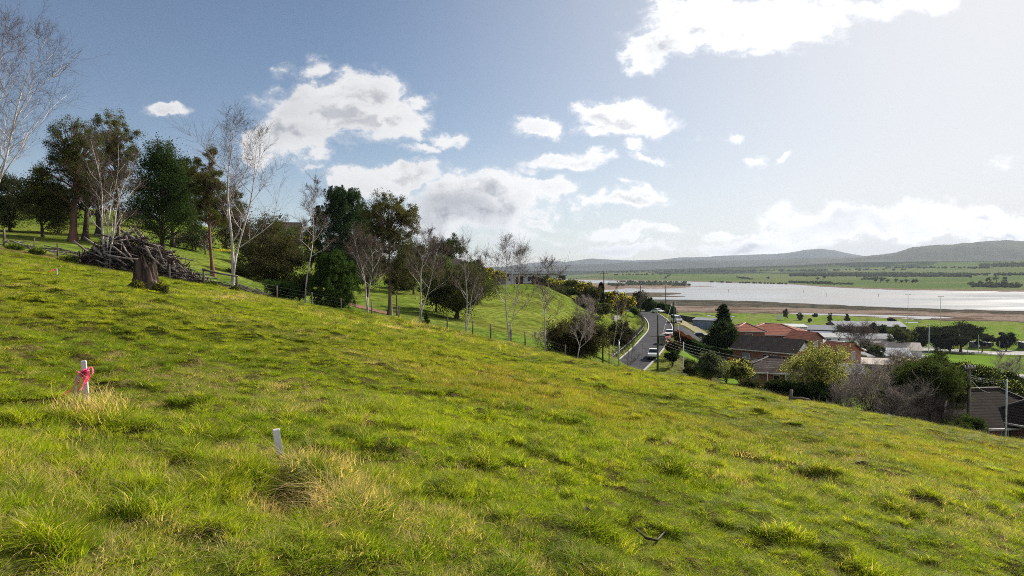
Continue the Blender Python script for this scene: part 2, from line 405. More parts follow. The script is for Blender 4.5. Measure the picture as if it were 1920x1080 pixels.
# ------------------------------------------------------------------ materials
MATS = {}
def mat(name, col, rough=.8, metal=0.0, var=.25, scale=3.0, col2=None, spec=.4, bump=0.0, trans=0.0, vscale=None, objvar=0.0, coat=0.0, stretch=None):
    """base colour broken up by noise, a little bump"""
    if name in MATS: return MATS[name]
    m = bpy.data.materials.new(name); m.use_nodes = True; t = NT(m.node_tree); t.n.clear()
    g = t.new('ShaderNodeNewGeometry'); v = g.outputs['Position']
    if stretch: v = t.vm('MULTIPLY', v, stretch)
    n = t.noise(v, scale, 5, .6)
    c2 = col2 or tuple(c * (1 - var) for c in col)
    c1 = col if col2 else tuple(min(1, c * (1 + var * .6)) for c in col)
    c = t.mix(t.ss(n, .32, .68), (*c2, 1), (*c1, 1))
    if objvar:
        oi = t.new('ShaderNodeObjectInfo'); k = t.ss(oi.outputs['Random'], 0, 1, 1 - objvar, 1 + objvar)
        s_ = t.new('ShaderNodeVectorMath', operation='SCALE'); t.link(c, s_.inputs[0]); t.link(k, s_.inputs['Scale']); c = s_.outputs[0]
    b = t.new('ShaderNodeBsdfPrincipled'); t.link(c, b.inputs['Base Color'])
    b.inputs['Roughness'].default_value = rough; b.inputs['Metallic'].default_value = metal
    b.inputs['Specular IOR Level'].default_value = spec
    if coat: b.inputs['Coat Weight'].default_value = coat
    if bump:
        bn = t.new('ShaderNodeBump'); bn.inputs['Strength'].default_value = bump; bn.inputs['Distance'].default_value = .05
        t.link(t.noise(v, scale * 3, 4, .6), bn.inputs['Height']); t.link(bn.outputs[0], b.inputs['Normal'])
    out = t.new('ShaderNodeOutputMaterial')
    if trans:
        tr = t.new('ShaderNodeBsdfTranslucent'); br = t.vm('MULTIPLY', c, (1.5, 1.6, .9)); t.link(br, tr.inputs[0])
        ms = t.new('ShaderNodeMixShader'); ms.inputs[0].default_value = trans
        t.link(b.outputs[0], ms.inputs[1]); t.link(tr.outputs[0], ms.inputs[2]); t.link(ms.outputs[0], out.inputs[0])
    else: t.link(b.outputs[0], out.inputs[0])
    MATS[name] = m; return m
def leafmat(name, c1, c2, trans=.35, scale=.8, rough=.9, spec=.05):
    return mat(name, c1, rough, 0, .3, scale, c2, spec, 0, trans)
M = {}
M['birch'] = mat('birch_bark', (.56, .51, .48), .75, var=.35, scale=1.2, col2=(.40, .34, .31), bump=.3, stretch=(1, 1, 3))
M['twig'] = mat('twig_bark', (.13, .085, .065), .85, scale=1, col2=(.07, .045, .04))
M['twigpale'] = mat('pale_twig_bark', (.32, .27, .23), .85, scale=1, col2=(.2, .16, .14))
M['bark'] = mat('brown_bark', (.085, .06, .048), .95, scale=2, col2=(.035, .025, .02), bump=.5, stretch=(1, 1, .3))
M['redbark'] = mat('reddish_bark', (.20, .085, .05), .9, scale=1.6, col2=(.06, .035, .03), bump=.5, stretch=(1, 1, .3))
M['gumbark'] = mat('gum_bark', (.24, .17, .14), .85, scale=1.3, col2=(.09, .06, .05), bump=.3, stretch=(1, 1, .25))
M['gum'] = leafmat('gum_leaves', (.068, .088, .028), (.10, .072, .028), .42)
M['gumdark'] = leafmat('dark_gum_leaves', (.038, .056, .018), (.070, .070, .024), .42)
M['pine'] = leafmat('pine_needles', (.020, .042, .020), (.040, .066, .026), .2)
M['conif'] = leafmat('conifer_foliage', (.050, .085, .020), (.026, .052, .015), .3)
M['dark'] = leafmat('dark_foliage', (.014, .028, .012), (.030, .043, .016), .2)
M['cyp'] = leafmat('cypress_foliage', (.016, .026, .012), (.032, .036, .015), .15)
M['olive'] = leafmat('olive_foliage', (.10, .11, .034), (.055, .062, .022), .25)
M['brown'] = leafmat('brown_foliage', (.075, .055, .035), (.045, .036, .022), .2)
M['bright'] = leafmat('bright_foliage', (.10, .15, .03), (.05, .09, .02), .4)
M['yellow'] = leafmat('yellow_blossom', (.66, .52, .05), (.45, .38, .05), .4)
M['wattle'] = leafmat('wattle_foliage', (.56, .52, .18), (.22, .22, .08), .4)
M['hedgeRed'] = leafmat('reddish_hedge_leaves', (.16, .045, .022), (.06, .035, .016), .3)
M['blossom'] = leafmat('pale_blossom', (.48, .42, .38), (.26, .20, .17), .3)
M['straw'] = mat('dry_straw', (.50, .40, .24), .8, scale=6, col2=(.30, .22, .12), trans=.3)
M['log'] = mat('weathered_wood', (.30, .25, .225), .95, scale=2.2, col2=(.085, .068, .058), bump=.5, objvar=.55)
M['brush'] = mat('dark_brush', (.08, .055, .042), .95, scale=2, col2=(.02, .015, .012))
M['post'] = mat('grey_timber', (.20, .17, .145), .9, scale=5, col2=(.09, .07, .06), bump=.4, stretch=(1, 1, .25))
M['peg'] = mat('white_painted_timber', (.62, .60, .62), .55, scale=9, col2=(.45, .43, .45), bump=.2, stretch=(1, 1, .2))
M['rawpeg'] = mat('raw_timber', (.22, .14, .10), .8, scale=20)
M['tape'] = mat('pink_flagging_tape', (.95, .12, .36), .35, scale=8, col2=(.95, .26, .50), trans=.45)
M['pole'] = mat('green_grey_pole', (.075, .09, .07), .85, scale=2, col2=(.045, .05, .04))
M['steel'] = mat('galvanised_steel', (.42, .44, .44), .45, .6, scale=4)
M['paleSteel'] = mat('pale_steel', (.55, .60, .56), .5, .2, scale=4)
M['wire'] = mat('wire', (.35, .35, .36), .5, .3, scale=4)
M['stone'] = mat('field_stone', (.20, .17, .15), .95, scale=3, col2=(.09, .075, .065), bump=.6, objvar=.3)
M['black'] = mat('black_rubber', (.02, .02, .02), .7, scale=8)
M['silver'] = leafmat('silvery_foliage', (.16, .18, .13), (.08, .10, .06), .3)
M['dirt'] = mat('red_earth', (.20, .085, .045), 1, scale=.9, col2=(.12, .06, .035), bump=.6)

# ------------------------------------------------------------------ ground
def ground_tone(x, y, z):
    """what grows or lies there: base colour per place"""
    r = np.hypot(x, y); u = np.where(y > 1, x / np.maximum(y, 1), 2 * np.sign(x)); px = 960 + 1280 * u; D = np.maximum(y, .1)
    N = len(x); c = np.zeros((N, 3))
    g1 = np.array([.09, .11, .016]); g2 = np.array([.15, .12, .045]); brown = np.array([.14, .115, .045]); lawn = np.array([.095, .150, .020])
    def lerp(a, b, t): return a * (1 - t[:, None]) + b * t[:, None]
    n1 = sstep(-.25, .25, fbm(x * .12, y * .12, 61, 4)); n2 = sstep(0, .3, fbm(x * .45, y * .45, 63, 4))
    c[:] = lerp(g1[None], g2[None], n1); c = lerp(c, brown[None], n2 * .55)
    # rough brown bank along the paddock's far edge, bare earth at left
    ex = np.exp(-((D - 46) / 7) ** 2) * (1 - sstep(330, 700, px)) * sstep(-.12, .1, fbm(x * .5, y * .22, 65, 4))
    c = lerp(c, np.array([.13, .075, .045])[None], np.clip(ex, 0, 1) * .8)
    ex = np.exp(-((D - 40) / 6) ** 2) * sstep(520, 640, px) * (1 - sstep(860, 980, px)) * sstep(-.2, .1, fbm(x * .3, y * .3, 66, 4))
    c = lerp(c, np.array([.24, .18, .08])[None], np.clip(ex, 0, 1) * .7)
    c = c * (.50 + .5 * sstep(44, 60, r))[:, None]      # thatch and soil, colour darkened to make gaps between tufts read dark
    # mown lawns beyond
    L = sstep(50, 62, D); n3 = sstep(-.3, .3, fbm(x * .06, y * .06, 71, 4)) ; ln = lerp(lawn[None], np.array([.14, .160, .03])[None], n3)
    c = lerp(c, ln, L)
    # eroded earth strip across the middle lawn
    dx = (x + 16.5); dy = (y - 88)
    # gardens around the houses
    gsel = (1 - .7 * sstep(1760, 1800, px) * sstep(210, 240, D)) * sstep(1230, 1290, px) * sstep(42, 55, D) * (1 - sstep(430, 500, D)) * sstep(-.18, .0, fbm(x * .08, y * .08, 73, 3))
    c = lerp(c, np.array([.07, .065, .035])[None], gsel * .9)
    gv = sstep(1230, 1290, px) * sstep(300, 330, D) * (1 - sstep(440, 520, D)) * (1 - sstep(1740, 1790, px))
    c = lerp(c, np.array([.26, .25, .24])[None], gv * .8)
    # flood plain
    fl = sstep(480, 560, D); e = fbm(u * 40, D * .012, 21, 4); w = fbm(u * 60, D * .02, 81, 4)
    Dn = lineD(_un, u) + e * 34; Df = lineD(_uf, u) - e * 90
    green = np.array([.13, .20, .03]); c = lerp(c, lerp(green[None], np.array([.16, .19, .05])[None], sstep(-.2, .2, w)), fl)
    reed = np.array([.22, .168, .135]); reed2 = np.array([.11, .075, .055]); mud = np.array([.10, .085, .06]); rock = np.array([.045, .045, .034])
    gr = np.interp(px, [1100, 1300, 1500, 1700, 1920, 2200], [DW(586), DW(587), DW(590), DW(600), DW(606), DW(612)]) * (1 + w * .06)
    dk = np.interp(px, [1100, 1300, 1480, 1600, 1920, 2200], [DW(571), DW(575), DW(578), DW(582), DW(591), DW(596)]) * (1 + w * .03)
    t = sstep(-6, 6, D - gr); c = lerp(c, lerp(reed[None], reed2[None], sstep(.02, .16, fbm(u * 18, D * .05, 83, 4))), t)
    edge = sstep(-6, 6, D - gr) * (1 - sstep(12, 30, D - gr)); c = lerp(c, np.array([.07, .055, .04])[None], edge * .85)
    t = sstep(-8, 8, D - dk); c = lerp(c, lerp(rock[None], mud[None], sstep(-.15, .15, fbm(u * 70, D * .08, 85, 3))), t)
    wet = 1 - sstep(.1, .5, z); c = lerp(c, np.array([.06, .052, .045])[None], wet * (D > 600))
    # far bank
    fb = sstep(0, 30, D - Df); c = lerp(c, np.array([.20, .145, .115])[None], fb)
    fb = sstep(90, 130, (D - Df) + w * 60); fg = lerp(np.array([.09, .135, .04])[None], np.array([.13, .15, .06])[None], sstep(-.2, .2, fbm(x * .002, y * .004, 87, 4)))
    c = lerp(c, fg, fb)
    rr = sstep(.01, .09, fbm(x * .0022, y * .0016, 89, 4)) * sstep(4300, 5000, D)
    c = lerp(c, np.array([.035, .045, .025])[None], np.maximum(rr, sstep(5600, 6600, D)))
    for (ipx, ipy, rx, ry, hh) in ISL:
        uc = (ipx - 960) / 1280; cd = DW(ipy); dd = (DW(ipy - ry) - DW(ipy + ry)) / 2
        q = ((u - uc) / (rx / 1280)) ** 2 + ((D - cd) / dd) ** 2 + e * .7
        k = 1 - sstep(.9, 1.3, q); colr = np.array([.20, .145, .11]) if hh in (1.2, 4.5) else np.array([.10, .085, .06])
        c = lerp(c, colr[None], k)
    return np.clip(c, .01, 1)
def build_ground():
    dense = np.arange(-44, 44.01, .105); a = np.concatenate([np.arange(-180, -44.5, 3.0), dense, np.arange(45.5, 180.1, 3.0)]) * pi / 180
    r = [0.0]; v = .5
    while v < 22000: r.append(v); v *= (1.006 if 740 < v < 1500 else 1.0125) if v > 3 else 1.04
    r = np.array(r); na, nr = len(a), len(r)
    A, R = np.meshgrid(a, r); x = (np.sin(A) * R).ravel(); y = (np.cos(A) * R).ravel()
    z = np.concatenate([ground_z(x[i:i + 60000], y[i:i + 60000]) for i in range(0, len(x), 60000)])
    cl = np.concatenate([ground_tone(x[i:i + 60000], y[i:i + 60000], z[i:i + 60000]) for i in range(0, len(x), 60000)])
    i = np.arange(nr - 1)[:, None] * na + np.arange(na - 1)[None]; i = i.ravel()
    loops = np.stack([i, i + 1, i + 1 + na, i + na], 1)[:, ::-1].ravel()
    m = bpy.data.materials.new('ground_cover'); m.use_nodes = True; t = NT(m.node_tree); t.n.clear()
    at = t.new('ShaderNodeAttribute', attribute_name='tone'); g = t.new('ShaderNodeNewGeometry'); pos = g.outputs['Position']
    f1 = t.noise(pos, 1.1, 6, .65); f2 = t.noise(pos, .16, 4, .6); f3 = t.noise(pos, 9, 3, .6)
    k = t.m('MULTIPLY', t.ss(f1, .32, .68, .50, 1.42), t.ss(f2, .3, .7, .74, 1.25)); k = t.m('MULTIPLY', k, t.ss(f3, .35, .65, .62, 1.3))
    s = t.new('ShaderNodeVectorMath', operation='SCALE'); t.link(at.outputs['Color'], s.inputs[0]); t.link(k, s.inputs['Scale'])
    b = t.new('ShaderNodeBsdfPrincipled'); t.link(s.outputs[0], b.inputs['Base Color']); b.inputs['Roughness'].default_value = 1; b.inputs['Specular IOR Level'].default_value = 0
    bn = t.new('ShaderNodeBump'); bn.inputs['Strength'].default_value = .8; bn.inputs['Distance'].default_value = .35; t.link(f1, bn.inputs['Height']); t.link(bn.outputs[0], b.inputs['Normal'])
    o = t.new('ShaderNodeOutputMaterial'); t.link(b.outputs[0], o.inputs[0])
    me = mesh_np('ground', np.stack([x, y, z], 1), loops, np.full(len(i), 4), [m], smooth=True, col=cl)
    tag(link(bpy.data.objects.new('ground', me)), 'green hillside paddock falling to the flood plain and fields beyond the river', kind='structure')
def build_water():
    m = bpy.data.materials.new('river_water'); m.use_nodes = True; t = NT(m.node_tree); t.n.clear()
    g = t.new('ShaderNodeNewGeometry'); pos = g.outputs['Position']
    b = t.new('ShaderNodeBsdfPrincipled'); b.inputs['Base Color'].default_value = (.20, .19, .175, 1); b.inputs['Roughness'].default_value = .12; b.inputs['IOR'].default_value = 1.33
    st = t.vm('MULTIPLY', pos, (.6, 1, 1)); n = t.noise(st, .35, 5, .65); n2 = t.noise(t.vm('MULTIPLY', pos, (.5, 1.6, 1)), .006, 3, .5)
    rgh = t.ss(n2, .38, .62, .16, .32); t.link(rgh, b.inputs['Roughness'])
    bn = t.new('ShaderNodeBump'); bn.inputs['Strength'].default_value = .18; bn.inputs['Distance'].default_value = .3; t.link(n, bn.inputs['Height']); t.link(bn.outputs[0], b.inputs['Normal'])
    o = t.new('ShaderNodeOutputMaterial'); t.link(b.outputs[0], o.inputs[0])
    n_ = 96; vs = [(0, 0, 0)] + [(21500 * sin(2 * pi * k / n_), 21500 * cos(2 * pi * k / n_), 0) for k in range(n_)]
    me = bpy.data.meshes.new('river'); me.from_pydata(vs, [], [(0, 1 + (k + 1) % n_, 1 + k) for k in range(n_)]); me.materials.append(m)
    tag(link(bpy.data.objects.new('river', me)), 'wide silver river between mud flats', kind='structure')
def build_hill(name, label, D0, depth, prof, base, mt, seed, rough=1.0, u0=-1.2, u1=1.2, nu=900):
    """a wooded range: crest heights taken at forward distance D0, falling to base on both sides"""
    us = np.linspace(u0, u1, nu); px = us * 1280 + 960
    hs = np.interp(px, [p[0] for p in prof], [CAMZ + cdir(960, p[1])[1] * D0 for p in prof])
    hs = hs + fbm(us * 26, us * 0, seed, 5) * 26 * rough + fbm(us * 300, us * 0, seed + 5, 3) * 9 * rough
    ts = np.linspace(-1, 1, 61); V = []
    for t in ts:
        D = D0 + depth * t; f = (np.cos(t * pi) * .5 + .5)
        x = us * D; y = np.full(nu, D); z = base + (hs - base) * f
        z = z + fbm(x * .0016, y * .0016, seed + 9, 5) * 190 * rough * (1 - abs(t)) * abs(t) ** .7 * 1.2 + fbm(x * .012, y * .012, seed + 3, 3) * 14 * (1 - abs(t))
        V.append(np.stack([x, y, z], 1))
    n = len(ts); i = (np.arange(n - 1)[:, None] * nu + np.arange(nu - 1)[None]).ravel()
    me = mesh_np(name, np.concatenate(V), np.stack([i, i + 1, i + 1 + nu, i + nu], 1).ravel(), np.full(len(i), 4), [mt], smooth=True)
    tag(link(bpy.data.objects.new(name, me)), label, kind='structure')
M['forest'] = mat('hill_forest', (.035, .045, .028), 1, scale=.006, col2=(.022, .03, .022), spec=.1)
M['forest2'] = mat('near_hill_forest', (.05, .06, .032), 1, scale=.004, col2=(.022, .03, .022), spec=.1)
build_water()
build_hill('hills', 'farthest blue range under the horizon cloud', 17000, 2600,
           [(-600, 500), (860, 504), (950, 500), (1000, 493), (1030, 490), (1060, 491), (1090, 488), (1110, 486), (1190, 488), (1240, 487), (1275, 483), (1330, 482), (1380, 479), (1440, 477), (1480, 474), (1510, 469), (1540, 467), (1565, 469), (1590, 475), (1620, 480), (1700, 484), (2500, 488)], 40, M['forest'], 101, 1.0, -.2)
build_hill('hills', 'middle grey range in front of the far range', 10500, 1900,
           [(-600, 506), (900, 503), (1000, 499), (1060, 497), (1130, 495), (1180, 492), (1250, 489), (1400, 488), (1480, 484), (1560, 482), (1640, 484), (2500, 490)], 40, M['forest'], 131, .7, -.2)
build_hill('hills', 'wooded hill rising at the right above the green fields', 8200, 2300,
           [(1300, 508), (1440, 500), (1520, 490), (1600, 483), (1640, 478), (1680, 473), (1710, 465), (1740, 461), (1780, 460), (1815, 456), (1850, 453), (1885, 450), (1930, 454), (2050, 462), (2300, 480), (2700, 500)], 40, M['forest2'], 161, .8, .2, 1.4)

# ------------------------------------------------------------------ vegetation builders
class Limbs:
    """batches many curved tapering limbs (4 rings each) into one mesh"""
    def __init__(s): s.p = []; s.r = []; s.n = []
    def add(s, pts, rad): s.p.append([tuple(q) for q in pts]); s.r.append(rad)
    def curve(s, a, b, r0, r1, sag=0.0, rnd=.06, rg=random):
        a = Vector(a); b = Vector(b); L = (b - a).length; pts = []
        for t in (0, .34, .68, 1):
            q = a.lerp(b, t) + Vector((0, 0, sag * L * 4 * t * (1 - t)))
            if 0 < t < 1: q += Vector((rg.uniform(-1, 1), rg.uniform(-1, 1), rg.uniform(-1, 1))) * L * rnd
            pts.append(q)
        s.add(pts, [r0 + (r1 - r0) * t for t in (0, .34, .68, 1)]); return pts
    def arrays(s, n=5):
        P_ = np.array(s.p, float); R = np.array(s.r, float); N, K, _ = P_.shape
        T_ = np.empty_like(P_); T_[:, 1:-1] = P_[:, 2:] - P_[:, :-2]; T_[:, 0] = P_[:, 1] - P_[:, 0]; T_[:, -1] = P_[:, -1] - P_[:, -2]
        T_ /= np.linalg.norm(T_, axis=2, keepdims=True) + 1e-9
        ref = np.where(np.abs(T_[:, :1, 2:3]) < .9, np.array([0, 0, 1.]), np.array([1., 0, 0])); ref = np.repeat(ref, K, 1)
        A = np.cross(T_, ref); A /= np.linalg.norm(A, axis=2, keepdims=True) + 1e-9; B = np.cross(T_, A)
        ang = 2 * pi * np.arange(n) / n
        V_ = P_[:, :, None] + (A[:, :, None] * np.cos(ang)[None, None, :, None] + B[:, :, None] * np.sin(ang)[None, None, :, None]) * R[:, :, None, None]
        base = (np.arange(N) * K * n)[:, None, None] + (np.arange(K - 1) * n)[None, :, None]
        k = np.arange(n)[None, None]; k1 = (k + 1) % n
        F = np.stack([base + k, base + k1, base + k1 + n, base + k + n], -1).reshape(-1, 4)
        cap = (np.arange(N) * K * n + (K - 1) * n)[:, None] + np.arange(n)[None]
        return V_.reshape(-1, 3), F, cap
    def build(s, name, mt, parent, n=5):
        V_, F, cap = s.arrays(n)
        loops = np.concatenate([F.ravel(), cap.ravel()]); counts = np.concatenate([np.full(len(F), 4), np.full(len(cap), n)])
        return link(bpy.data.objects.new(name, mesh_np(name, V_, loops, counts, [mt], smooth=True)), parent)
def leaves_mesh(name, C, N_, L, W, mt, rng, up=0.0, dirs=None, spread=1.0, mt2=None, f2=0.0):
    """diamond leaves: centres C, leaf length L, width W; dirs = preferred growing direction"""
    n = len(C); d = rng.normal(size=(n, 3)) * spread
    if dirs is not None: d = d + dirs
    d[:, 2] += up
    d /= np.linalg.norm(d, axis=1, keepdims=True) + 1e-9
    q = rng.normal(size=(n, 3)); s = np.cross(d, q); s /= np.linalg.norm(s, axis=1, keepdims=True) + 1e-9
    l = (L * rng.uniform(.6, 1.35, n))[:, None]; w = (W * rng.uniform(.6, 1.35, n))[:, None]
    nn = np.cross(d, s) * l * .12
    V_ = np.stack([C - d * l * .5, C + s * w * .5 + nn, C + d * l * .5, C - s * w * .5 + nn], 1).reshape(-1, 3)
    F = np.arange(n * 4)
    mi = None; ms = [mt]
    if mt2 is not None: ms = [mt, mt2]; mi = (rng.random(n) < f2).astype(int)
    return mesh_np(name, V_, F, np.full(n, 4), ms, midx=mi)
def fract_points(rng, c, r, n, subs=9, k1=.62, k2=.26):
    r = np.asarray(r, float); s = rng.normal(size=(subs, 3)); s /= np.linalg.norm(s, axis=1, keepdims=True); s *= (rng.random((subs, 1)) ** .5) * k1 * 1.35
    i = rng.integers(0, subs, n); w = rng.uniform(.5, 1.5, subs)[i][:, None]
    q = s[i] + rng.normal(size=(n, 3)) * k2 * w; d = q / (np.linalg.norm(q, axis=1, keepdims=True) + 1e-6)
    return np.asarray(c) + q * r, d
def blob_points(rng, c, r, n, shell=.55):
    d = rng.normal(size=(n, 3)); d /= np.linalg.norm(d, axis=1, keepdims=True)
    k = (shell + (1 - shell) * rng.random(n)) ** 1.0
    k = np.where(rng.random(n) < .25, rng.random(n) ** .5, k)
    return np.asarray(c) + d * np.asarray(r) * k[:, None], d
def finish(root, L, crownme, bark, sides=6):
    L.build('trunk', bark, root, sides)
    if crownme is not None: link(bpy.data.objects.new('crown', crownme), root)
def base_and_top(px, D, top_py, sink=.15):
    b = gp(px, D); H = P(px, top_py, D).z - b.z
    return b - Vector((0, 0, sink)), H + sink
LEAFMUL = 3.0
def leafy(name, label, cat, px, D, top, wpx, low, leaf, bark, seed, style='round', n=6000, ls=None, trunk=None, lean=0.0,
          group=None, leaf2=None, f2=0.0, clumps=26, depth=1.0, dome=1.0, gap=0.0):
    """tree standing at photo column px and distance D; crown from row top to row low, wpx wide"""
    rng = np.random.default_rng(seed); rg = random.Random(seed); n = int(n * LEAFMUL)
    b, H = base_and_top(px, D, top); pxm = D / 1280
    R = wpx * .5 * pxm; zl = P(px, low, D).z - b.z; zl = max(zl, .02 * H); ch = H - zl
    root = empty(name, b); tag(root, label, cat, group)
    ls = ls or max(.075, D * .0019)
    L = Limbs(); tr = trunk or max(.05, H * .018)
    tx = lean * pxm
    def axis(t): return Vector((tx * t + .03 * H * sin(3 * t + seed) * t, .02 * H * sin(5 * t + seed), H * t))
    tt = .93 if style in ('cone', 'column', 'pine', 'broad') else (.30 if style == 'bush' else .62)
    tt = max(tt, min(.9, (zl + ch * .25) / H)) if style != 'bush' else tt
    pts = [axis(t * tt / 6) for t in range(7)]
    for i in range(0, 6, 3):
        rr = [tr * (1 - .75 * (i + k) / 6) * (1.5 if i + k == 0 else 1) for k in range(4)]; L.add(pts[i:i + 4], rr)
    C = []; Dr = []; cen = []
    if style in ('round', 'bush', 'gum', 'cypress', 'broad'):
        tries = 0; clumps = int(clumps * (2.1 if style == 'gum' else 1.3))
        while len(cen) < clumps and tries < 4000:
            tries += 1
            d = Vector((rg.gauss(0, 1), rg.gauss(0, 1), rg.gauss(0, 1))).normalized(); k = rg.uniform(.45, 1) if style != 'gum' else rg.uniform(.2, 1.08)
            zz = d.z * k; w = 1.0
            if style == 'broad': w = max(.12, .95 - .85 * zz)
            if style == 'cypress': w = 1.15 - .55 * max(0, zz)
            q = Vector((d.x * k * R * w, d.y * k * R * w * depth, zl + ch * (.5 + .44 * zz * dome)))
            cr = R * rg.uniform(.22, .38) * (1.15 if style != 'gum' else .85)
            if style == 'gum' and any((q - c0).length < (cr + r0) * .5 for c0, r0 in cen): continue
            cen.append((q + Vector((tx * q.z / H, 0, 0)), cr))
        cen.sort(key=lambda e: e[0].z)
        per = n // max(1, len(cen))
        for q, cr in cen:
            flat = {'gum': .9, 'cypress': .38, 'round': .7, 'bush': .8, 'broad': 1.0}[style]
            m_ = int(per * rg.uniform(.6, 1.3)); pnt, dd = fract_points(rng, q, (cr * 1.25, cr * 1.25, cr * flat * 1.25), m_, 8 if style != 'gum' else 6, .62, .24 if style != 'gum' else .22)
            C.append(pnt); Dr.append(dd * (.8 if style != 'gum' else .5) + (np.array([[0, 0, -.5]]) if style == 'gum' else 0) + (np.array([[0, 0, .5]]) * (style == 'cypress')))
            h = max(.12 * H, min(q.z - (Vector((q.x, q.y, 0)).length) * .7, tt * H)); a = axis(h / H) if style != 'bush' else axis(rg.uniform(.02, .3))
            r0 = tr * (1 - .75 * h / H) * .30 + .01
            L.curve(a, q, r0, r0 * .28, .06 if style != 'bush' else -.03, .05, rg)
            if style in ('gum', 'round'):
                for _ in range(3):
                    e = q + Vector((rg.uniform(-1, 1), rg.uniform(-1, 1), rg.uniform(-.3, 1))) * cr * .8
                    L.curve(a.lerp(q, rg.uniform(.5, .9)), e, r0 * .3, r0 * .1, .02, .08, rg)
    elif style == 'cone':
        nb = clumps
        for i in range(nb):
            t = (i + .5) / nb; z = zl + ch * t; rr = R * (1 - t) ** .62 * rg.uniform(.5, 1.15) + .04 * R; a = i * 2.4 + rg.uniform(-.3, .3)
            e = Vector((cos(a) * rr, sin(a) * rr, z - rr * .10 + rg.uniform(-.02, .02) * H)); s0 = axis(z / H)
            L.curve(s0 - Vector((0, 0, rr * .15)), e, tr * .14 * (1 - t) + .006, .005, -.04, .03, rg)
            m = int(n / nb * (.35 + 1.3 * (1 - t))); f = rng.random(m) ** .7
            w = (.12 + .20 * (1 - f)) * rr + .04 * R
            pnt = np.array(s0)[None] * (1 - f[:, None]) + np.array(e)[None] * f[:, None] + rng.normal(size=(m, 3)) * w[:, None] * np.array([1, 1, .55])
            C.append(pnt); Dr.append(np.tile(np.array([[cos(a), sin(a), .35]]), (m, 1)) * 1.2)
        cen = []
    elif style == 'pine':
        for i in range(clumps):
            t = (i + .5) / clumps; z = zl + ch * t; prof = sin(pi * min(1, .22 + .80 * t)) ** .6 if t < .9 else .42; k = rg.random() ** .45
            rr = R * prof * k; a = i * 2.4 + rg.uniform(-.4, .4)
            e = Vector((cos(a) * rr, sin(a) * rr, z + rr * .10)); s0 = axis(max(.05, z / H - .12 * k))
            L.curve(s0, e, tr * .14 + .006, .006, -.05, .04, rg)
            for _ in range(5):
                q = e + Vector((rg.uniform(-1, 1), rg.uniform(-1, 1), rg.uniform(-.5, .5))) * R * .24; m = max(8, n // (clumps * 5)); hh = R * rg.uniform(.16, .30); f = rng.random(m)
                pnt = np.array(q)[None] + np.stack([rng.normal(size=m) * .07 * R * (1.2 - f), rng.normal(size=m) * .07 * R * (1.2 - f), f * hh], 1)
                C.append(pnt); Dr.append(np.tile(np.array([[0, 0, 1.3]]), (m, 1)))
    elif style == 'column':
        m = n; t = rng.random(m); a = rng.random(m) * 2 * pi; rr = R * np.sin(pi * np.clip(.12 + .86 * t, 0, 1)) ** .55 * (.55 + .45 * rng.random(m)) * (1 + .15 * np.sin(9 * t + a * 2))
        C.append(np.stack([np.cos(a) * rr, np.sin(a) * rr, zl + ch * t], 1)); Dr.append(np.tile(np.array([[0, 0, 1.6]]), (m, 1)))
    C = np.concatenate(C); Dr = np.concatenate([np.broadcast_to(d_, (len(c_), 3)) for c_, d_ in zip(C if False else [C], [np.concatenate([np.asarray(x) for x in Dr])])])
    keep = C[:, 2] > .01 * H
    if gap: keep &= (fbm(C[:, 0] / R * 2.2 + seed, C[:, 2] / R * 2.2 + C[:, 1] / R, seed, 2) > gap)
    C = C[keep]; Dr = Dr[keep]
    asp = {'gum': .34, 'pine': .3, 'cone': .4, 'cypress': .45}.get(style, .55)
    me = leaves_mesh('crown', C, None, ls * 1.25, ls * asp * 1.2, leaf, rng, 0, Dr, .6, leaf2, f2)
    finish(root, L, me, bark)
    return root
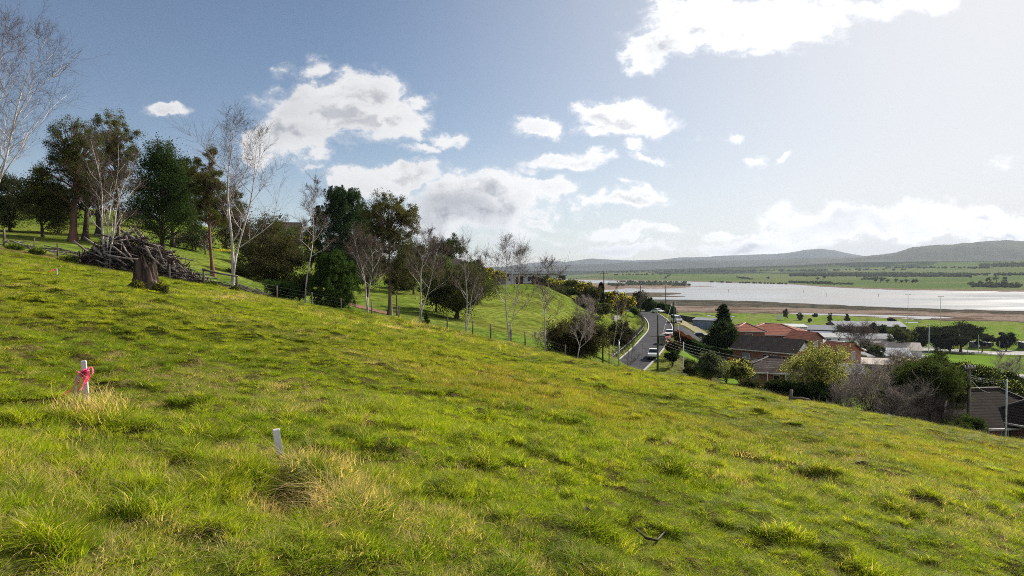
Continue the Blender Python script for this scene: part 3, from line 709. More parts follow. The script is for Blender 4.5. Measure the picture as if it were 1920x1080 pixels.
def bare(name, label, px, D, top, seed, wpx=80, lean=0, stems=1, cat='birch', group=None, bark='birch', twig='twig', lvl=3, r=None, fork=.35, dense=1.0, sway=.03, low=.18, rt=.009, up=.9):
    """leafless tree: pale stem(s), rising limbs and a fine haze of twigs"""
    rg = random.Random(seed); b, H = base_and_top(px, D, top); pxm = D / 1280; R = wpx * .5 * pxm
    root = empty(name, b); tag(root, label, cat, group)
    S = Limbs(); Tw = Limbs(); r = (r or H * .0135) * .8
    minr = D * rt * .60 / 60
    def twigs(a, d, L_, n, lev):
        for _ in range(n):
            v = (d + Vector((rg.gauss(0, .55), rg.gauss(0, .55), rg.gauss(.12, .4)))).normalized(); l = L_ * rg.uniform(.6, 1.7); e = a + v * l
            pts = Tw.curve(a, e, minr * (1.0 + .5 * lev), minr * .45, rg.uniform(-.08, .04), .06, rg)
            if lev > 0:
                for q in pts[1:]: twigs(q, v, L_ * .55, 2 if rg.random() < dense * .45 else 1, lev - 1)
    def limb(a, d, L_, rr, lev):
        v = d.normalized(); pts = [a]; p = a
        for k in range(3):
            v = (v + Vector((rg.gauss(0, .12), rg.gauss(0, .12), rg.gauss(.13 * up, .08)))).normalized(); p = p + v * L_ / 3; pts.append(p)
        r1 = max(minr, rr * .5); (S if rr > minr * 1.7 else Tw).add(pts, [max(minr, rr * (1 - k / 3) + r1 * k / 3) for k in range(4)])
        for k in range(1, 4):
            n = (1 if rg.random() < .62 else 2) if lev > 0 else 2
            for _ in range(n):
                az = rg.uniform(0, 2 * pi); side = Vector((cos(az), sin(az), rg.uniform(-.1, .5)))
                dd = (v * .9 + side * .75).normalized()
                if lev > 0: limb(pts[k], dd, L_ * rg.uniform(.45, .75), rr * .42, lev - 1)
                else: twigs(pts[k], dd, L_ * .55, 2 if k < 3 else 1, 1 if dense > .6 else 0)
    for s in range(stems):
        tx = (lean + (0 if stems == 1 else (s - (stems - 1) / 2) * wpx * .42)) * pxm; ty = rg.uniform(-.3, .3) * R; h = H * (1 if s == 0 else rg.uniform(.8, .98)); ph = rg.uniform(0, 6)
        def ax(t): return Vector((tx * t ** 1.25 + sway * H * sin(2.2 * t * pi + ph) * t, ty * t + sway * .6 * H * sin(3 * t * pi + ph) * t, h * t))
        K = 12; rs = r * (1 if s == 0 else .72)
        pts = [ax(k / K) for k in range(K + 1)]
        for i in range(0, K, 3): S.add(pts[i:i + 4], [max(minr * .8, rs * (1 - .93 * ((i + k) / K)) * (1.35 if i + k == 0 else 1)) for k in range(4)])
        nb = int((15 if stems == 1 else 9))
        for i in range(nb):
            t = low + (1 - low) * ((i + rg.random()) / nb) ** .9; t = min(t, .97); a = ax(t); az = i * 2.4 + rg.uniform(-.5, .5)
            env = sin(pi * min(1, .18 + .80 * t)) ** .7
            L_ = R * env * rg.uniform(.8, 1.15) * 1.05; ang = .5 + .5 * (1 - t)
            limb(a, Vector((cos(az) * ang, sin(az) * ang, .62)), max(L_, .05 * H), rs * (1 - t) * .5 + minr, 1 if lvl > 2 else 0)
        twigs(ax(1), Vector((0, 0, 1)), .08 * H, 5, 1)
    S.build('trunk', M[bark], root, 6); Tw.build('crown', M[twig], root, 3)
    return root

# ------------------------------------------------------------------ trees of the hillside
GB = 'bare birches along the fence'
bare('birch_tree', 'tall leafless birch leaning right over the left edge of the paddock', -38, 44, 78, 1, 210, 150, 1, group=GB, r=.13, low=.30, fork=.3)
bare('birch_tree', 'upright leafless birch cut by the left edge of the photo', -24, 52, 30, 2, 170, 30, 1, group=GB, r=.12, low=.3)
bare('birch_tree', 'leafless birch with several pale stems growing in front of the log heap', 200, 50, 262, 3, 92, 22, 3, group=GB, r=.12, twig='twig')
bare('birch_tree', 'tallest white forked birch standing behind the railed end of the fence', 436, 53, 232, 4, 150, 34, 2, group=GB, r=.17, low=.25)
bare('birch_tree', 'slender tilted birch left of the green conifer bush', 572, 58, 338, 5, 66, 26, 1, group=GB, r=.10, low=.35)
bare('birch_tree', 'low spreading birch with reddish twigs in front of the dark pine', 690, 62, 440, 6, 84, -6, 2, group=GB, r=.10, low=.3, up=.5)
bare('birch_tree', 'twin stemmed birch between the tall gum and the spreading tree', 786, 54, 436, 7, 72, 30, 2, group=GB, r=.085, low=.3)
bare('birch_tree', 'birch with curved pale stems in front of the spreading olive tree', 873, 52, 450, 8, 66, 18, 2, group=GB, r=.085, low=.3)
bare('birch_tree', 'wide crowned birch in front of the left half of the shed', 954, 50, 456, 9, 100, 10, 2, group=GB, r=.09, low=.28)
bare('birch_tree', 'slim birch in front of the right half of the shed', 1022, 50, 490, 10, 74, 4, 1, group=GB, r=.08, low=.28)
bare('birch_tree', 'small bare sapling rising through the round brownish bush', 1082, 53, 566, 11, 62, 26, 1, group=GB, r=.06, twig='twigpale')
bare('birch_tree', 'pair of thin crossing pale stems beside the road', 1147, 62, 540, 12, 46, 22, 2, group=GB, r=.075, low=.5, dense=.5)
bare('bare_sapling', 'thin leafless sapling at the foot of the road', 1177, 62, 606, 13, 40, 8, 2, cat='sapling', bark='brush', r=.035, twig='brush', dense=.5)
bare('bare_sapling', 'tiny leafless sapling beside the wide crowned birch', 1010, 56, 628, 14, 34, 0, 2, cat='sapling', bark='brush', r=.03, twig='twigpale', dense=.5)
bare('birch_tree', 'small distant birch on the skyline beside the yellow bush', 567, 150, 414, 15, 34, 2, 1, r=.10, rt=.005)
bare('birch_tree', 'faint leafless treetop on the skyline left of the pale slender birch', 536, 190, 405, 16, 22, 2, 1, r=.10, rt=.004)
bare('bare_tree', 'leafless brown tree between the shed and the tall birch stems', 800, 120, 440, 17, 60, 6, 2, cat='tree', bark='twigpale', r=.12, rt=.006)
# eucalypts
gum = dict(style='gum', bark=M['gumbark'])
leafy('gum_tree', 'tall gum tree with open rust tinged crown standing alone mid slope', 'gum tree', 730, 70, 356, 100, 475, M['gum'], M['gumbark'], 21, 'gum', 11000, trunk=.24, leaf2=M['brown'], f2=.3, clumps=34, lean=6)
leafy('gum_sprout', 'loose hanging foliage around the lower stem of the tall gum', 'foliage', 745, 71, 450, 100, 545, M['gumdark'], M['gumbark'], 22, 'gum', 6500, trunk=.1, leaf2=M['brown'], f2=.35, clumps=26)
leafy('gum_tree', 'thin gum tree with narrow olive crown left of the tallest birch', 'gum tree', 402, 70, 262, 66, 440, M['gum'], M['redbark'], 23, 'gum', 8500, trunk=.2, leaf2=M['olive'], f2=.4, clumps=30, lean=-14)
leafy('gum_tree', 'leftmost dark gum with thick red trunk above the log line', 'gum tree', 140, 76, 212, 96, 395, M['gumdark'], M['redbark'], 24, 'gum', 11000, trunk=.42, leaf2=M['gum'], f2=.3, clumps=40)
leafy('gum_tree', 'brown trunked gum standing close behind the red trunked one', 'gum tree', 160, 80, 280, 76, 400, M['gumdark'], M['bark'], 25, 'gum', 6000, trunk=.36, clumps=26)
leafy('gum_tree', 'tallest left gum with rounded olive top above the log heap', 'gum tree', 220, 84, 188, 84, 380, M['gum'], M['gumbark'], 26, 'gum', 11000, trunk=.24, leaf2=M['olive'], f2=.3, clumps=38, lean=-8)
leafy('gum_tree', 'gum with straight brown trunk on the lawn left of the thin pale birch', 'gum tree', 184, 92, 300, 70, 418, M['gumdark'], M['bark'], 27, 'gum', 5000, trunk=.42, clumps=24)
leafy('weeping_conifer', 'drooping yellow green conifer at the far left lawn', 'conifer', 80, 78, 306, 86, 450, M['olive'], M['bark'], 28, 'broad', 8000, leaf2=M['gum'], f2=.4, clumps=46)
leafy('dark_conifer', 'dark conifer between the yellow green conifer and the red trunked gum', 'conifer', 112, 90, 340, 60, 448, M['dark'], M['bark'], 29, 'broad', 5000, clumps=30)
leafy('dark_tree', 'dark tree filling the left edge behind the leaning birch', 'tree', 20, 84, 318, 110, 436, M['dark'], M['bark'], 30, 'round', 8000, leaf2=M['brown'], f2=.35)
leafy('dark_tree', 'dark rounded tree just outside the left edge', 'tree', -50, 80, 330, 110, 440, M['dark'], M['bark'], 31, 'round', 6000)
leafy('broad_conifer', 'broad dark conifer reaching the lawn behind the log heap', 'conifer', 302, 82, 244, 128, 476, M['conif'], M['bark'], 32, 'broad', 16000, leaf2=M['dark'], f2=.5, clumps=62)
leafy('broad_conifer', 'shaggy olive conifer hidden behind the broad dark one', 'conifer', 322, 96, 262, 86, 460, M['olive'], M['bark'], 33, 'broad', 6000, leaf2=M['gum'], f2=.5, clumps=40)
leafy('dome_tree', 'dark domed tree on the skyline left of the tallest birch', 'tree', 362, 128, 292, 100, 425, M['dark'], M['bark'], 34, 'round', 7000, dome=1.0)
leafy('dome_tree', 'olive tree low on the skyline behind the thin gum', 'tree', 425, 125, 345, 66, 440, M['gumdark'], M['bark'], 35, 'round', 4500)
leafy('twiggy_shrub', 'tall brown twiggy thicket behind the tallest birch', 'shrub', 462, 120, 392, 105, 478, M['brown'], M['bark'], 36, 'bush', 6500, gap=-.12)
leafy('twiggy_shrub', 'grey brown thicket between the broad conifer and the thin gum', 'shrub', 362, 100, 428, 70, 478, M['brown'], M['bark'], 37, 'bush', 2600, leaf2=M['twigpale'], f2=.4, gap=-.1)
leafy('feathery_tree', 'feathery brown green tree behind the low railed fence', 'tree', 512, 62, 418, 118, 545, M['brown'], M['bark'], 38, 'round', 8500, leaf2=M['olive'], f2=.45, trunk=.14, clumps=34, gap=-.14)
leafy('small_bush', 'small green bush at the foot of the feathery tree', 'bush', 525, 57, 520, 54, 574, M['conif'], M['bark'], 39, 'bush', 3000)
leafy('dark_shrub', 'dark shrub at the end of the fence beside the slender birch', 'shrub', 560, 66, 508, 58, 560, M['dark'], M['bark'], 40, 'bush', 3500, leaf2=M['olive'], f2=.3)
leafy('pine_tree', 'big dark pine with candle like shoots in the middle of the slope', 'pine', 642, 92, 366, 118, 530, M['pine'], M['bark'], 41, 'pine', 34000, trunk=.3, clumps=150)
leafy('dark_shrub', 'black green undergrowth beneath the big pine', 'shrub', 650, 96, 440, 120, 545, M['dark'], M['bark'], 42, 'bush', 7000, leaf2=M['brown'], f2=.2)
leafy('pine_tree', 'second dark pine half hidden right of the big pine', 'pine', 690, 100, 400, 70, 530, M['pine'], M['bark'], 43, 'pine', 8000, clumps=50)
leafy('conifer_bush', 'dense green conifer bush standing at the fence', 'conifer', 627, 59, 482, 86, 582, M['conif'], M['bark'], 44, 'pine', 18000, leaf2=M['bright'], f2=.15, clumps=90)
leafy('tiny_conifer', 'tiny dark conifer on the lawn below the twin birch', 'conifer', 800, 60, 584, 18, 612, M['conif'], M['bark'], 45, 'cone', 700, clumps=14)
leafy('spreading_tree', 'dark spreading tree on a short trunk on the middle lawn', 'tree', 856, 84, 492, 128, 586, M['gumdark'], M['bark'], 46, 'round', 12000, leaf2=M['olive'], f2=.5, trunk=.3, clumps=38, lean=8)
leafy('spreading_tree', 'brown leaved tree joined to the left of the spreading tree', 'tree', 818, 90, 498, 70, 566, M['brown'], M['bark'], 47, 'round', 4500, leaf2=M['olive'], f2=.3, trunk=.14)
leafy('gum_tree', 'round topped dark gum on the skyline above the dark roof', 'gum tree', 836, 172, 441, 66, 500, M['gumdark'], M['bark'], 48, 'gum', 6000, leaf2=M['dark'], f2=.3, clumps=26)
leafy('dark_tree', 'brown green tree right behind the tall gum', 'tree', 776, 118, 446, 70, 540, M['gumdark'], M['bark'], 49, 'round', 5000, leaf2=M['brown'], f2=.4)
# shrubs along the garden below the skyline house
for i, (px, D, top, w, low, a, b_, lab) in enumerate([
    (825, 150, 482, 46, 520, 'bright', 'olive', 'bright green shrub below the round topped gum'),
    (862, 155, 492, 44, 530, 'olive', 'brown', 'olive shrub at the right end of the dark roof'),
    (886, 160, 485, 44, 530, 'dark', 'olive', 'dark shrub left of the long shed'),
    (905, 165, 500, 34, 530, 'yellow', 'olive', 'shrub with yellow blossom left of the long shed'),
    (812, 140, 504, 36, 534, 'yellow', 'bright', 'yellow blossoming shrub under the dark roof'),
    (936, 200, 508, 26, 530, 'olive', 'yellow', 'small yellowish tree at the left corner of the shed'),
    (584, 140, 442, 30, 468, 'yellow', 'bright', 'bright yellow bush left of the big pine'),
    (560, 170, 420, 60, 470, 'olive', 'bright', 'olive scrub on the skyline left of the big pine'),
    (500, 200, 408, 100, 462, 'gumdark', 'olive', 'dark scrub covering the skyline right of the tallest birch'),
    (548, 120, 452, 60, 500, 'dark', 'brown', 'dark scrub below the yellow bush'),
    (480, 100, 452, 70, 500, 'dark', 'brown', 'dark scrub at the top of the lawn behind the feathery tree'),
    (455, 82, 500, 50, 520, 'olive', 'conif', 'low olive shrub on the lawn beside the tallest birch'),
    (600, 105, 512, 60, 545, 'brown', 'dark', 'brown scrub left of the big pine foot'),
    (760, 125, 500, 60, 545, 'dark', 'brown', 'dark scrub behind the tall gum trunk'),
    (1020, 190, 520, 30, 545, 'olive', 'conif', 'shrub in front of the white utility truck'),
    (1040, 185, 524, 36, 552, 'bright', 'yellow', 'yellow green shrub below the shed end'),
    (1072, 185, 521, 38, 556, 'gum', 'dark', 'green shrub right of the shed'),
    (1094, 178, 524, 40, 564, 'yellow', 'dark', 'shrub with some yellow flower right of the shed'),
    (1108, 172, 536, 46, 572, 'brown', 'olive', 'brown green shrub on the bank left of the column cypress'),
    (1145, 185, 540, 26, 578, 'yellow', 'dark', 'golden shrub right of the column cypress'),
    (1165, 190, 546, 40, 586, 'dark', 'yellow', 'dark shrub with golden tips beside the crossing stems'),
    (1196, 252, 548, 46, 582, 'brown', 'twigpale', 'grey brown thicket at the bend of the road'),
    (1216, 226, 559, 25, 586, 'conif', 'dark', 'clipped round green bush where the road bends'),
    (1236, 236, 568, 26, 590, 'dark', 'conif', 'dark hedge bush behind the parked white van'),
    (1254, 240, 572, 24, 592, 'dark', 'conif', 'dark hedge bush right of the second roadside pole'),
    (1190, 200, 577, 15, 590, 'bright', 'conif', 'small round lime green bush on the roadside lawn'),
    (1057, 176, 546, 60, 566, 'dark', 'olive', 'low dark planting along the top of the curved lawn'),
    (1092, 165, 566, 46, 580, 'dark', 'brown', 'low dark planting at the right end of the curved lawn'),
    (1125, 158, 572, 40, 586, 'olive', 'dark', 'low olive planting under the column cypress'),
    ]):
    if a == 'yellow' and i not in (4, 6): a, b_ = b_, a
    leafy('garden_shrub', lab, 'shrub', px, D, top, w, low, M[a], M['bark'], 60 + i, 'bush', int(1200 + w * 30), leaf2=M[b_], f2=.4, clumps=18, group='garden shrubs')
leafy('column_cypress', 'thin dark column cypress beside the pole right of the shed', 'cypress', 1127, 180, 530, 13, 568, M['dark'], M['bark'], 95, 'column', 1800)
leafy('column_cypress', 'small dark column cypress in front of the white truck', 'cypress', 1000, 184, 517, 5, 541, M['dark'], M['bark'], 96, 'column', 500)
leafy('round_bush', 'big round brownish bush at the paddock edge left of the road', 'bush', 1083, 60, 588, 104, 682, M['olive'], M['bark'], 97, 'bush', 15000, leaf2=M['brown'], f2=.6, clumps=46)
leafy('dark_bush', 'dark bush behind the crossing pale stems', 'bush', 1160, 84, 594, 50, 654, M['brown'], M['bark'], 98, 'round', 5000, leaf2=M['dark'], f2=.6)

# ------------------------------------------------------------------ things on the paddock
def find_D(px, py, lo, hi, n=900):
    """forward distance at which the ground shows at photo (px, py)"""
    Ds = np.geomspace(lo, hi, n); b = (540 - py) / 1280; a = (px - 960) / 1280
    yv = cos(PITCH) + b * sin(PITCH); x = a / yv * Ds; zr = CAMZ + (-sin(PITCH) + b * cos(PITCH)) / yv * Ds
    g = ground_z(x, Ds); k = np.nonzero(g >= zr)[0]
    i = k[0] if len(k) else int(np.argmin(zr - g))
    return float(Ds[i])
def on(px, py, lo, hi, dz=0.0):
    D = find_D(px, py, lo, hi); p = gp(px, D, dz); return p
# survey pegs
M['paletape'] = mat('faded_tape', (.70, .58, .62), .4, trans=.4)
def peg(label, px, py, top, lo, hi, lean, width=.048, ribbon=False, cap=True):
    b = on(px, py, lo, hi); h = P(px, top, b.y).z - b.z
    root = empty('survey_peg', b); tag(root, label, 'peg')
    R = Matrix.Rotation(lean, 3, 'Y') @ Matrix.Rotation(.35, 3, 'Z')
    m = MB(); w = width / 2
    z0 = .07 if cap else -.1
    vs = [(-w, -w, z0), (w, -w, z0), (w, w, z0), (-w, w, z0), (-w, -w, h - .006), (w, -w, h - .006), (w, w, h - .006), (-w, w, h - .006),
          (-w + .005, -w + .005, h), (w - .005, -w + .005, h), (w - .005, w - .005, h), (-w + .005, w - .005, h)]
    m.add([R @ Vector(v) for v in vs], [(3, 2, 1, 0), (0, 1, 5, 4), (1, 2, 6, 5), (2, 3, 7, 6), (3, 0, 4, 7), (4, 5, 9, 8), (5, 6, 10, 9), (6, 7, 11, 10), (7, 4, 8, 11), (8, 9, 10, 11)])
    m.build('painted_shaft', M['peg'], root)
    if cap:
        m = MB(); m.box((0, 0, 0), (width * .96, width * .96, .14)); m.v = [tuple(R @ (Vector(v) + Vector((0, 0, 0)))) for v in m.v]; m.build('bare_foot', M['rawpeg'], root)
    return root, h, R
peg('white painted square survey peg leaning slightly beside the dry tussock', 528, 868, 804, 3, 9, -.16, .052)
r_, h_, R_ = peg('survey peg wound with pink flagging tape', 163, 757, 676, 4, 12, -.06, .038, cap=False)
def ribbon_strip(pts, w, name, parent, wd=(1, 0, 0)):
    m = MB(); vs = []; t = .0012
    for i, p in enumerate(pts):
        d = Vector(wd).normalized(); tw = Vector((d.x * cos(i * .5) - d.y * sin(i * .5), d.x * sin(i * .5) + d.y * cos(i * .5), d.z)) * w * .5
        vs += [Vector(p) - tw, Vector(p) + tw, Vector(p) + tw + Vector((0, t, 0)), Vector(p) - tw + Vector((0, t, 0))]
    fs = []
    for i in range(len(pts) - 1):
        for k in range(4): fs.append((i * 4 + k, i * 4 + (k + 1) % 4, i * 4 + 4 + (k + 1) % 4, i * 4 + 4 + k))
    m.add(vs, fs, True); return m.build(name, M['paletape'] if name.startswith('pale') else M['tape'], parent)
tp = MB(); zt = h_ * .74
def loop(cx, cz, rx, rz, y0, tilt, w, n=16):
    vs = []; fs = []
    for k in range(n):
        a = 2 * pi * k / n; p = Vector((cx + rx * cos(a) * cos(tilt) - rz * sin(a) * sin(tilt), y0 - .012 * sin(a * 2), cz + rx * cos(a) * sin(tilt) + rz * sin(a) * cos(tilt)))
        d = Vector((.25 * cos(a * 1.5), 1, .2 * sin(a))).normalized() * w * .5; vs += [p - d, p + d, p + d * 1.0 + Vector((.001, 0, .001)), p - d + Vector((.001, 0, .001))]
    for k in range(n):
        b0 = k * 4; b1 = ((k + 1) % n) * 4
        for e in range(4): fs.append((b0 + e, b0 + (e + 1) % 4, b1 + (e + 1) % 4, b1 + e))
    tp.add([R_ @ v for v in vs], fs, True)
for q in range(3): loop(0, zt + q * .011 - .01, .034, .010, -.03 + .002 * q, .15 * q, .065)
loop(.046, zt - .005, .026, .046, -.036, -.35, .032); loop(-.034, zt - .035, .020, .052, -.036, .25, .030); loop(.012, zt - .035, .012, .036, -.045, -.1, .018)
tp.build('tape_knot', M['tape'], r_)
ribbon_strip([(.045, -.05, zt + .01), (.05, -.055, zt - .04), (.028, -.065, zt - .09), (.0, -.07, zt - .13), (-.03, -.065, zt - .165)], .030, 'tape_tail', r_)
ribbon_strip([(-.02, -.05, zt), (-.04, -.06, zt - .05), (-.052, -.055, zt - .10), (-.058, -.06, zt - .16), (-.062, -.05, zt - .21)], .034, 'pale_tape_tail', r_)
ribbon_strip([(-.03, -.05, zt - .08), (-.07, -.06, zt - .12), (-.12, -.055, zt - .16), (-.17, -.06, zt - .20)], .022, 'tape_tail', r_, (0, 1, 0))
r2, h2, R2 = peg('thin distant peg with a pink ribbon on the left bank', 106, 515, 503, 25, 60, 0, .05, cap=False)
ribbon_strip([(-.02, -.02, h2 * .8), (-.10, -.03, h2 * .72), (-.18, -.03, h2 * .58), (-.26, -.02, h2 * .45)], .05, 'tape_tail', r2, (0, 0, 1))
# the big stump
def stump():
    b = gp(276, 27.5); H = P(276, 487, 27.5).z - b.z; root = empty('tree_stump', b - Vector((0, 0, .1))); tag(root, 'tall broken tree stump with ridged grey and black wood before the log heap', 'stump')
    n, k = 56, 26; V_ = []; sx = .55
    for j in range(k + 1):
        t = j / k
        for i in range(n):
            a = 2 * pi * i / n; rid = .20 * abs(sin(a * 2.5 + .7)) - .12 + .10 * sin(a * 7 + 2 + t * 1.5) + .06 * sin(a * 17 + t * 3)
            fl = 1.0 * math.exp(-t * 3.6) * (1 + .9 * max(0, cos(a + .5)) ** 3 + .6 * max(0, cos(a - 2.6)) ** 3)
            r = .36 * (1 - .02 * t) * (1 + rid + fl) + .03 * (vnoise(a * 6, t * 12, 5) - .5)
            z = H * (t if t < .9 else .9 + (t - .9) * (1 + 1.6 * (vnoise(a * 2.5, 0, 8) - .5)))
            if t > .8: z += (t - .8) * 1.5 * (sin(a * 3 + 1) * .5 + sin(a * 7) * .3)
            V_.append((r * cos(a) * 1.1 - .10 * t, r * sin(a) * .8, z))
    V_ = np.array(V_, float); i = (np.arange(k)[:, None] * n + np.arange(n)[None]); j = (np.arange(k)[:, None] * n + (np.arange(n)[None] + 1) % n)
    F = np.stack([i, j, j + n, i + n], -1).reshape(-1, 4)
    cen = len(V_); V_ = np.vstack([V_, [[0, 0, H * .62]]]); top = k * n + np.arange(n); tri = np.stack([top, k * n + (np.arange(n) + 1) % n, np.full(n, cen)], 1)
    link(bpy.data.objects.new('trunk', mesh_np('trunk', V_, np.concatenate([F.ravel(), tri.ravel()]), np.concatenate([np.full(len(F), 4), np.full(n, 3)]), [M['stumpwood']], smooth=True)), root)
    for a, l in ((-.5, 1.3), (2.7, 1.0), (3.8, .9), (-1.6, .7)):
        L = Limbs(); L.add([(.35 * cos(a), .3 * sin(a), .45), (.75 * cos(a), .6 * sin(a), .22), (l * cos(a), l * .8 * sin(a), .0), (l * 1.25 * cos(a), l * sin(a), -.25)], [.22, .17, .11, .05]); L.build('root', M['stumpwood'], root, 8)
M['stumpwood'] = mat('stump_wood', (.125, .088, .072), 1, spec=.05, scale=3.0, col2=(.012, .009, .008), bump=1.0, stretch=(1, 1, .18))
stump()
# logs: eight shapes, placed one by one
LOGS = []
for k in range(9):
    rg = random.Random(300 + k); L = Limbs(); l = [2.6, 2.0, 1.5, 3.2, 1.2, 1.8, 2.3, .9, 2.9][k]; r = [.065, .085, .06, .055, .10, .04, .032, .08, .035][k]
    bnd = rg.uniform(-.12, .12); tw = rg.uniform(-.12, .12)
    L.add([(-l / 2, 0, 0), (-l / 6, bnd * .5, tw * .5), (l / 6, bnd, tw), (l / 2, rg.uniform(-.1, .1), rg.uniform(-.1, .1))], [r * 1.1, r, r * .85, r * .6])
    for q in range([1, 0, 2, 2, 0, 2, 1, 1, 3][k]):
        x0 = rg.uniform(-.2, .4) * l; a = rg.uniform(0, 6.3); L.add([(x0, bnd * .6, tw * .6), (x0 + .15, cos(a) * .15, sin(a) * .15), (x0 + .3, cos(a) * .35, sin(a) * .35), (x0 + .4, cos(a) * .5, sin(a) * .5)], [r * .5, r * .4, r * .3, r * .12])
    V_, F, cap = L.arrays(7); first = np.arange(len(L.p))[:, None] * 28 + np.arange(7)[None][:, ::-1]
    LOGS.append(mesh_np('log', V_, np.concatenate([F.ravel(), cap.ravel(), first.ravel()]), np.concatenate([np.full(len(F), 4), np.full(len(cap), 7), np.full(len(first), 7)]), [M['log']], smooth=True))
def put_log(p, az, el, rg, label, group, s=1.0):
    o = bpy.data.objects.new('log', LOGS[rg.randrange(len(LOGS))]); o.location = p; o.rotation_euler = (rg.uniform(0, 6.3), -el, az); o.scale = (s,) * 3
    tag(o, label, 'log', group); COL.objects.link(o); return o
def heap():
    rg = random.Random(5); HB = []
    D0 = 51; xc = (258 - 960) / 1280 * D0
    core = Limbs()
    def prof(q):        # heap height over q in -1..1 (left..right)
        return 3.15 * max(0, 1 - abs(q + .02) ** 1.7) ** .9 * (1 - .25 * max(0, q))
    def slope(px, q): return None
    for i in range(182):
        q = rg.uniform(-1, 1); dy = rg.uniform(-1, 1); x = xc + q * 4.1; y = D0 + dy * 2.0 + .5
        h = prof(q) * (1 - dy * dy) ** .5 * rg.uniform(.75, 1.0); z = gz(x, y) + h
        az = rg.gauss(-.5 if rg.random() < .6 else 1.2, .6); el = rg.gauss(-.28 * (1 + q), .35)
        put_log((x, y, z), az, el, rg, 'weathered grey log tangled in the big heap behind the stump', 'logs in the big heap', rg.uniform(.65, 1.1))
    for i in range(1500):
        q = rg.uniform(-1.02, 1.05); dy = rg.uniform(-1, 1); x = xc + q * 4.05; y = D0 + .5 + dy * 1.9
        h = prof(min(1, q)) * max(0, 1 - dy * dy) ** .5 * rg.uniform(.1, .97); z = gz(x, y) + h; a = Vector((x, y, z)); d = Vector((rg.gauss(0, 1), rg.gauss(0, .6), rg.gauss(0, .5))).normalized() * rg.uniform(.3, .9)
        core.curve(a - d, a + d, rg.uniform(.02, .06), .012, 0, .06, rg)
    V_, F, cap = core.arrays(4); o = link(bpy.data.objects.new('brushwood', mesh_np('brushwood', V_, F.ravel(), np.full(len(F), 4), [M['brush']], smooth=True)))
    tag(o, 'dark mass of dead branches filling the log heap', kind='stuff')
    # line of felled wood along the lawn's lower edge, left and right of the heap
    for i in range(48):
        t = rg.random(); px = -10 + 180 * t; D = 57 - 4 * t + rg.uniform(-.9, .9); p = gp(px, D, rg.uniform(.05, .55))
        put_log(p, rg.gauss(-.2, .5), rg.gauss(-.12, .15), rg, 'grey log in the felled line left of the heap', 'logs in the felled line at left', rg.uniform(.4, .8))
    for i in range(55):
        t = rg.random(); px = 335 + 165 * t; D = 54 + 1.5 * t + rg.uniform(-.6, .6); p = gp(px, D, rg.uniform(.05, .75) * (1 - .4 * t))
        put_log(p, rg.gauss(-.25, .45), rg.gauss(-.18, .12), rg, 'grey log in the low stack behind the railed fence', 'logs in the low stack at the fence', rg.uniform(.4, .75))
    for i in range(10):
        p = gp(620 - 70 * rg.random(), 56, .08); put_log(p, rg.gauss(-.3, .3), -.15, rg, 'small grey log lying under the slender birch', 'logs under the slender birch', .35)
heap()
def dead_stick(pts, label, r):
    L = Limbs(); o = Vector(pts[0]); L.add([Vector(p) - o for p in pts], [r, r * 1.1, r, r * .6]); ob = L.build('fallen_stick', M['darkstick'], None, 7); ob.location = o; tag(ob, label, 'stick')
M['darkstick'] = mat('dark_stick', (.035, .022, .018), .7, scale=9)
dead_stick([on(1088, 972, 3, 9, .03), on(1100, 964, 3, 9, .05), on(1112, 974, 3, 9, .05), on(1122, 976, 3, 9, .03)], 'short black forked stick in the grass above the bent one', .011)
dead_stick([on(1190, 1002, 3, 9, .05), on(1212, 1018, 3, 9, .035), on(1232, 1022, 3, 9, .035), on(1246, 1008, 3, 9, .045)], 'bent black stick lying in the grass like a shallow bowl', .010)
# fence along the paddock
def fence():
    pts = [(-60, 57), (8, 56), (64, 54), (108, 53), (156, 52), (206, 49), (262, 48.5), (318, 49), (382, 51), (444, 51.5), (520, 53), (585, 53.5), (640, 53.5), (697, 53), (748, 52.5), (790, 52), (838, 51.5), (886, 51), (920, 50.5), (958, 50), (985, 50), (1024, 50), (1060, 50)]
    root = empty('paddock_fence', gp(444, 51.5)); tag(root, 'post and wire fence along the far edge of the paddock', 'fence'); o = root.location
    tops = []
    for i, (px, D) in enumerate(pts):
        p = gp(px, D) - o; big = px in (8, 382, 444); h = 1.42 if px == 8 else (1.28 if big else 1.12); w = .16 if big else .09
        m = MB(); ln = Vector((random.uniform(-.05, .05), 0, h)); m.tube([p - Vector((0, 0, .2)), p + ln * .6, p + ln], [w * .62, w * .58, w * .52], 8 if not big else 6); m.build('post', M['post'], root); tops.append(p + ln)
    for a, b in ((8, 9), (5, 6)):
        m = MB(); m.tube([tops[a] - Vector((.1, .07, .08)), (tops[a] + tops[b]) / 2 - Vector((0, .07, .13)), tops[b] - Vector((-.1, .07, .08))], [.075, .07, .065], 6); m.build('rail', M['log'], root)
    for k in range(4):
        m = MB()
        for i in range(len(tops) - 1):
            f = 1 - (k + .3) * .24; a = tops[i].copy(); b = tops[i + 1].copy(); a.z -= 1.1 * (1 - f); b.z -= 1.1 * (1 - f); m.tube([a, (a + b) / 2 - Vector((0, 0, .03)), b], [.004] * 3, 3, cap=False)
        m.build('wire', M['wire'], root)
fence()
def small_gate(label, spots):
    root = empty('timber_fence', gp(*spots[0])); tag(root, label, 'fence'); o = root.location; tp = []
    for px, D in spots:
        p = gp(px, D) - o; m = MB(); m.tube([p - Vector((0, 0, .2)), p + Vector((0, 0, 1.35))], [.12, .11], 8); m.build('post', M['post'], root); tp.append(p + Vector((0, 0, 1.2)))
    for z in (0, .5):
        for i in range(len(tp) - 1):
            m = MB(); m.tube([tp[i] - Vector((0, 0, z)), tp[i + 1] - Vector((0, 0, z))], [.05, .05], 4); m.build('rail', M['post'], root)
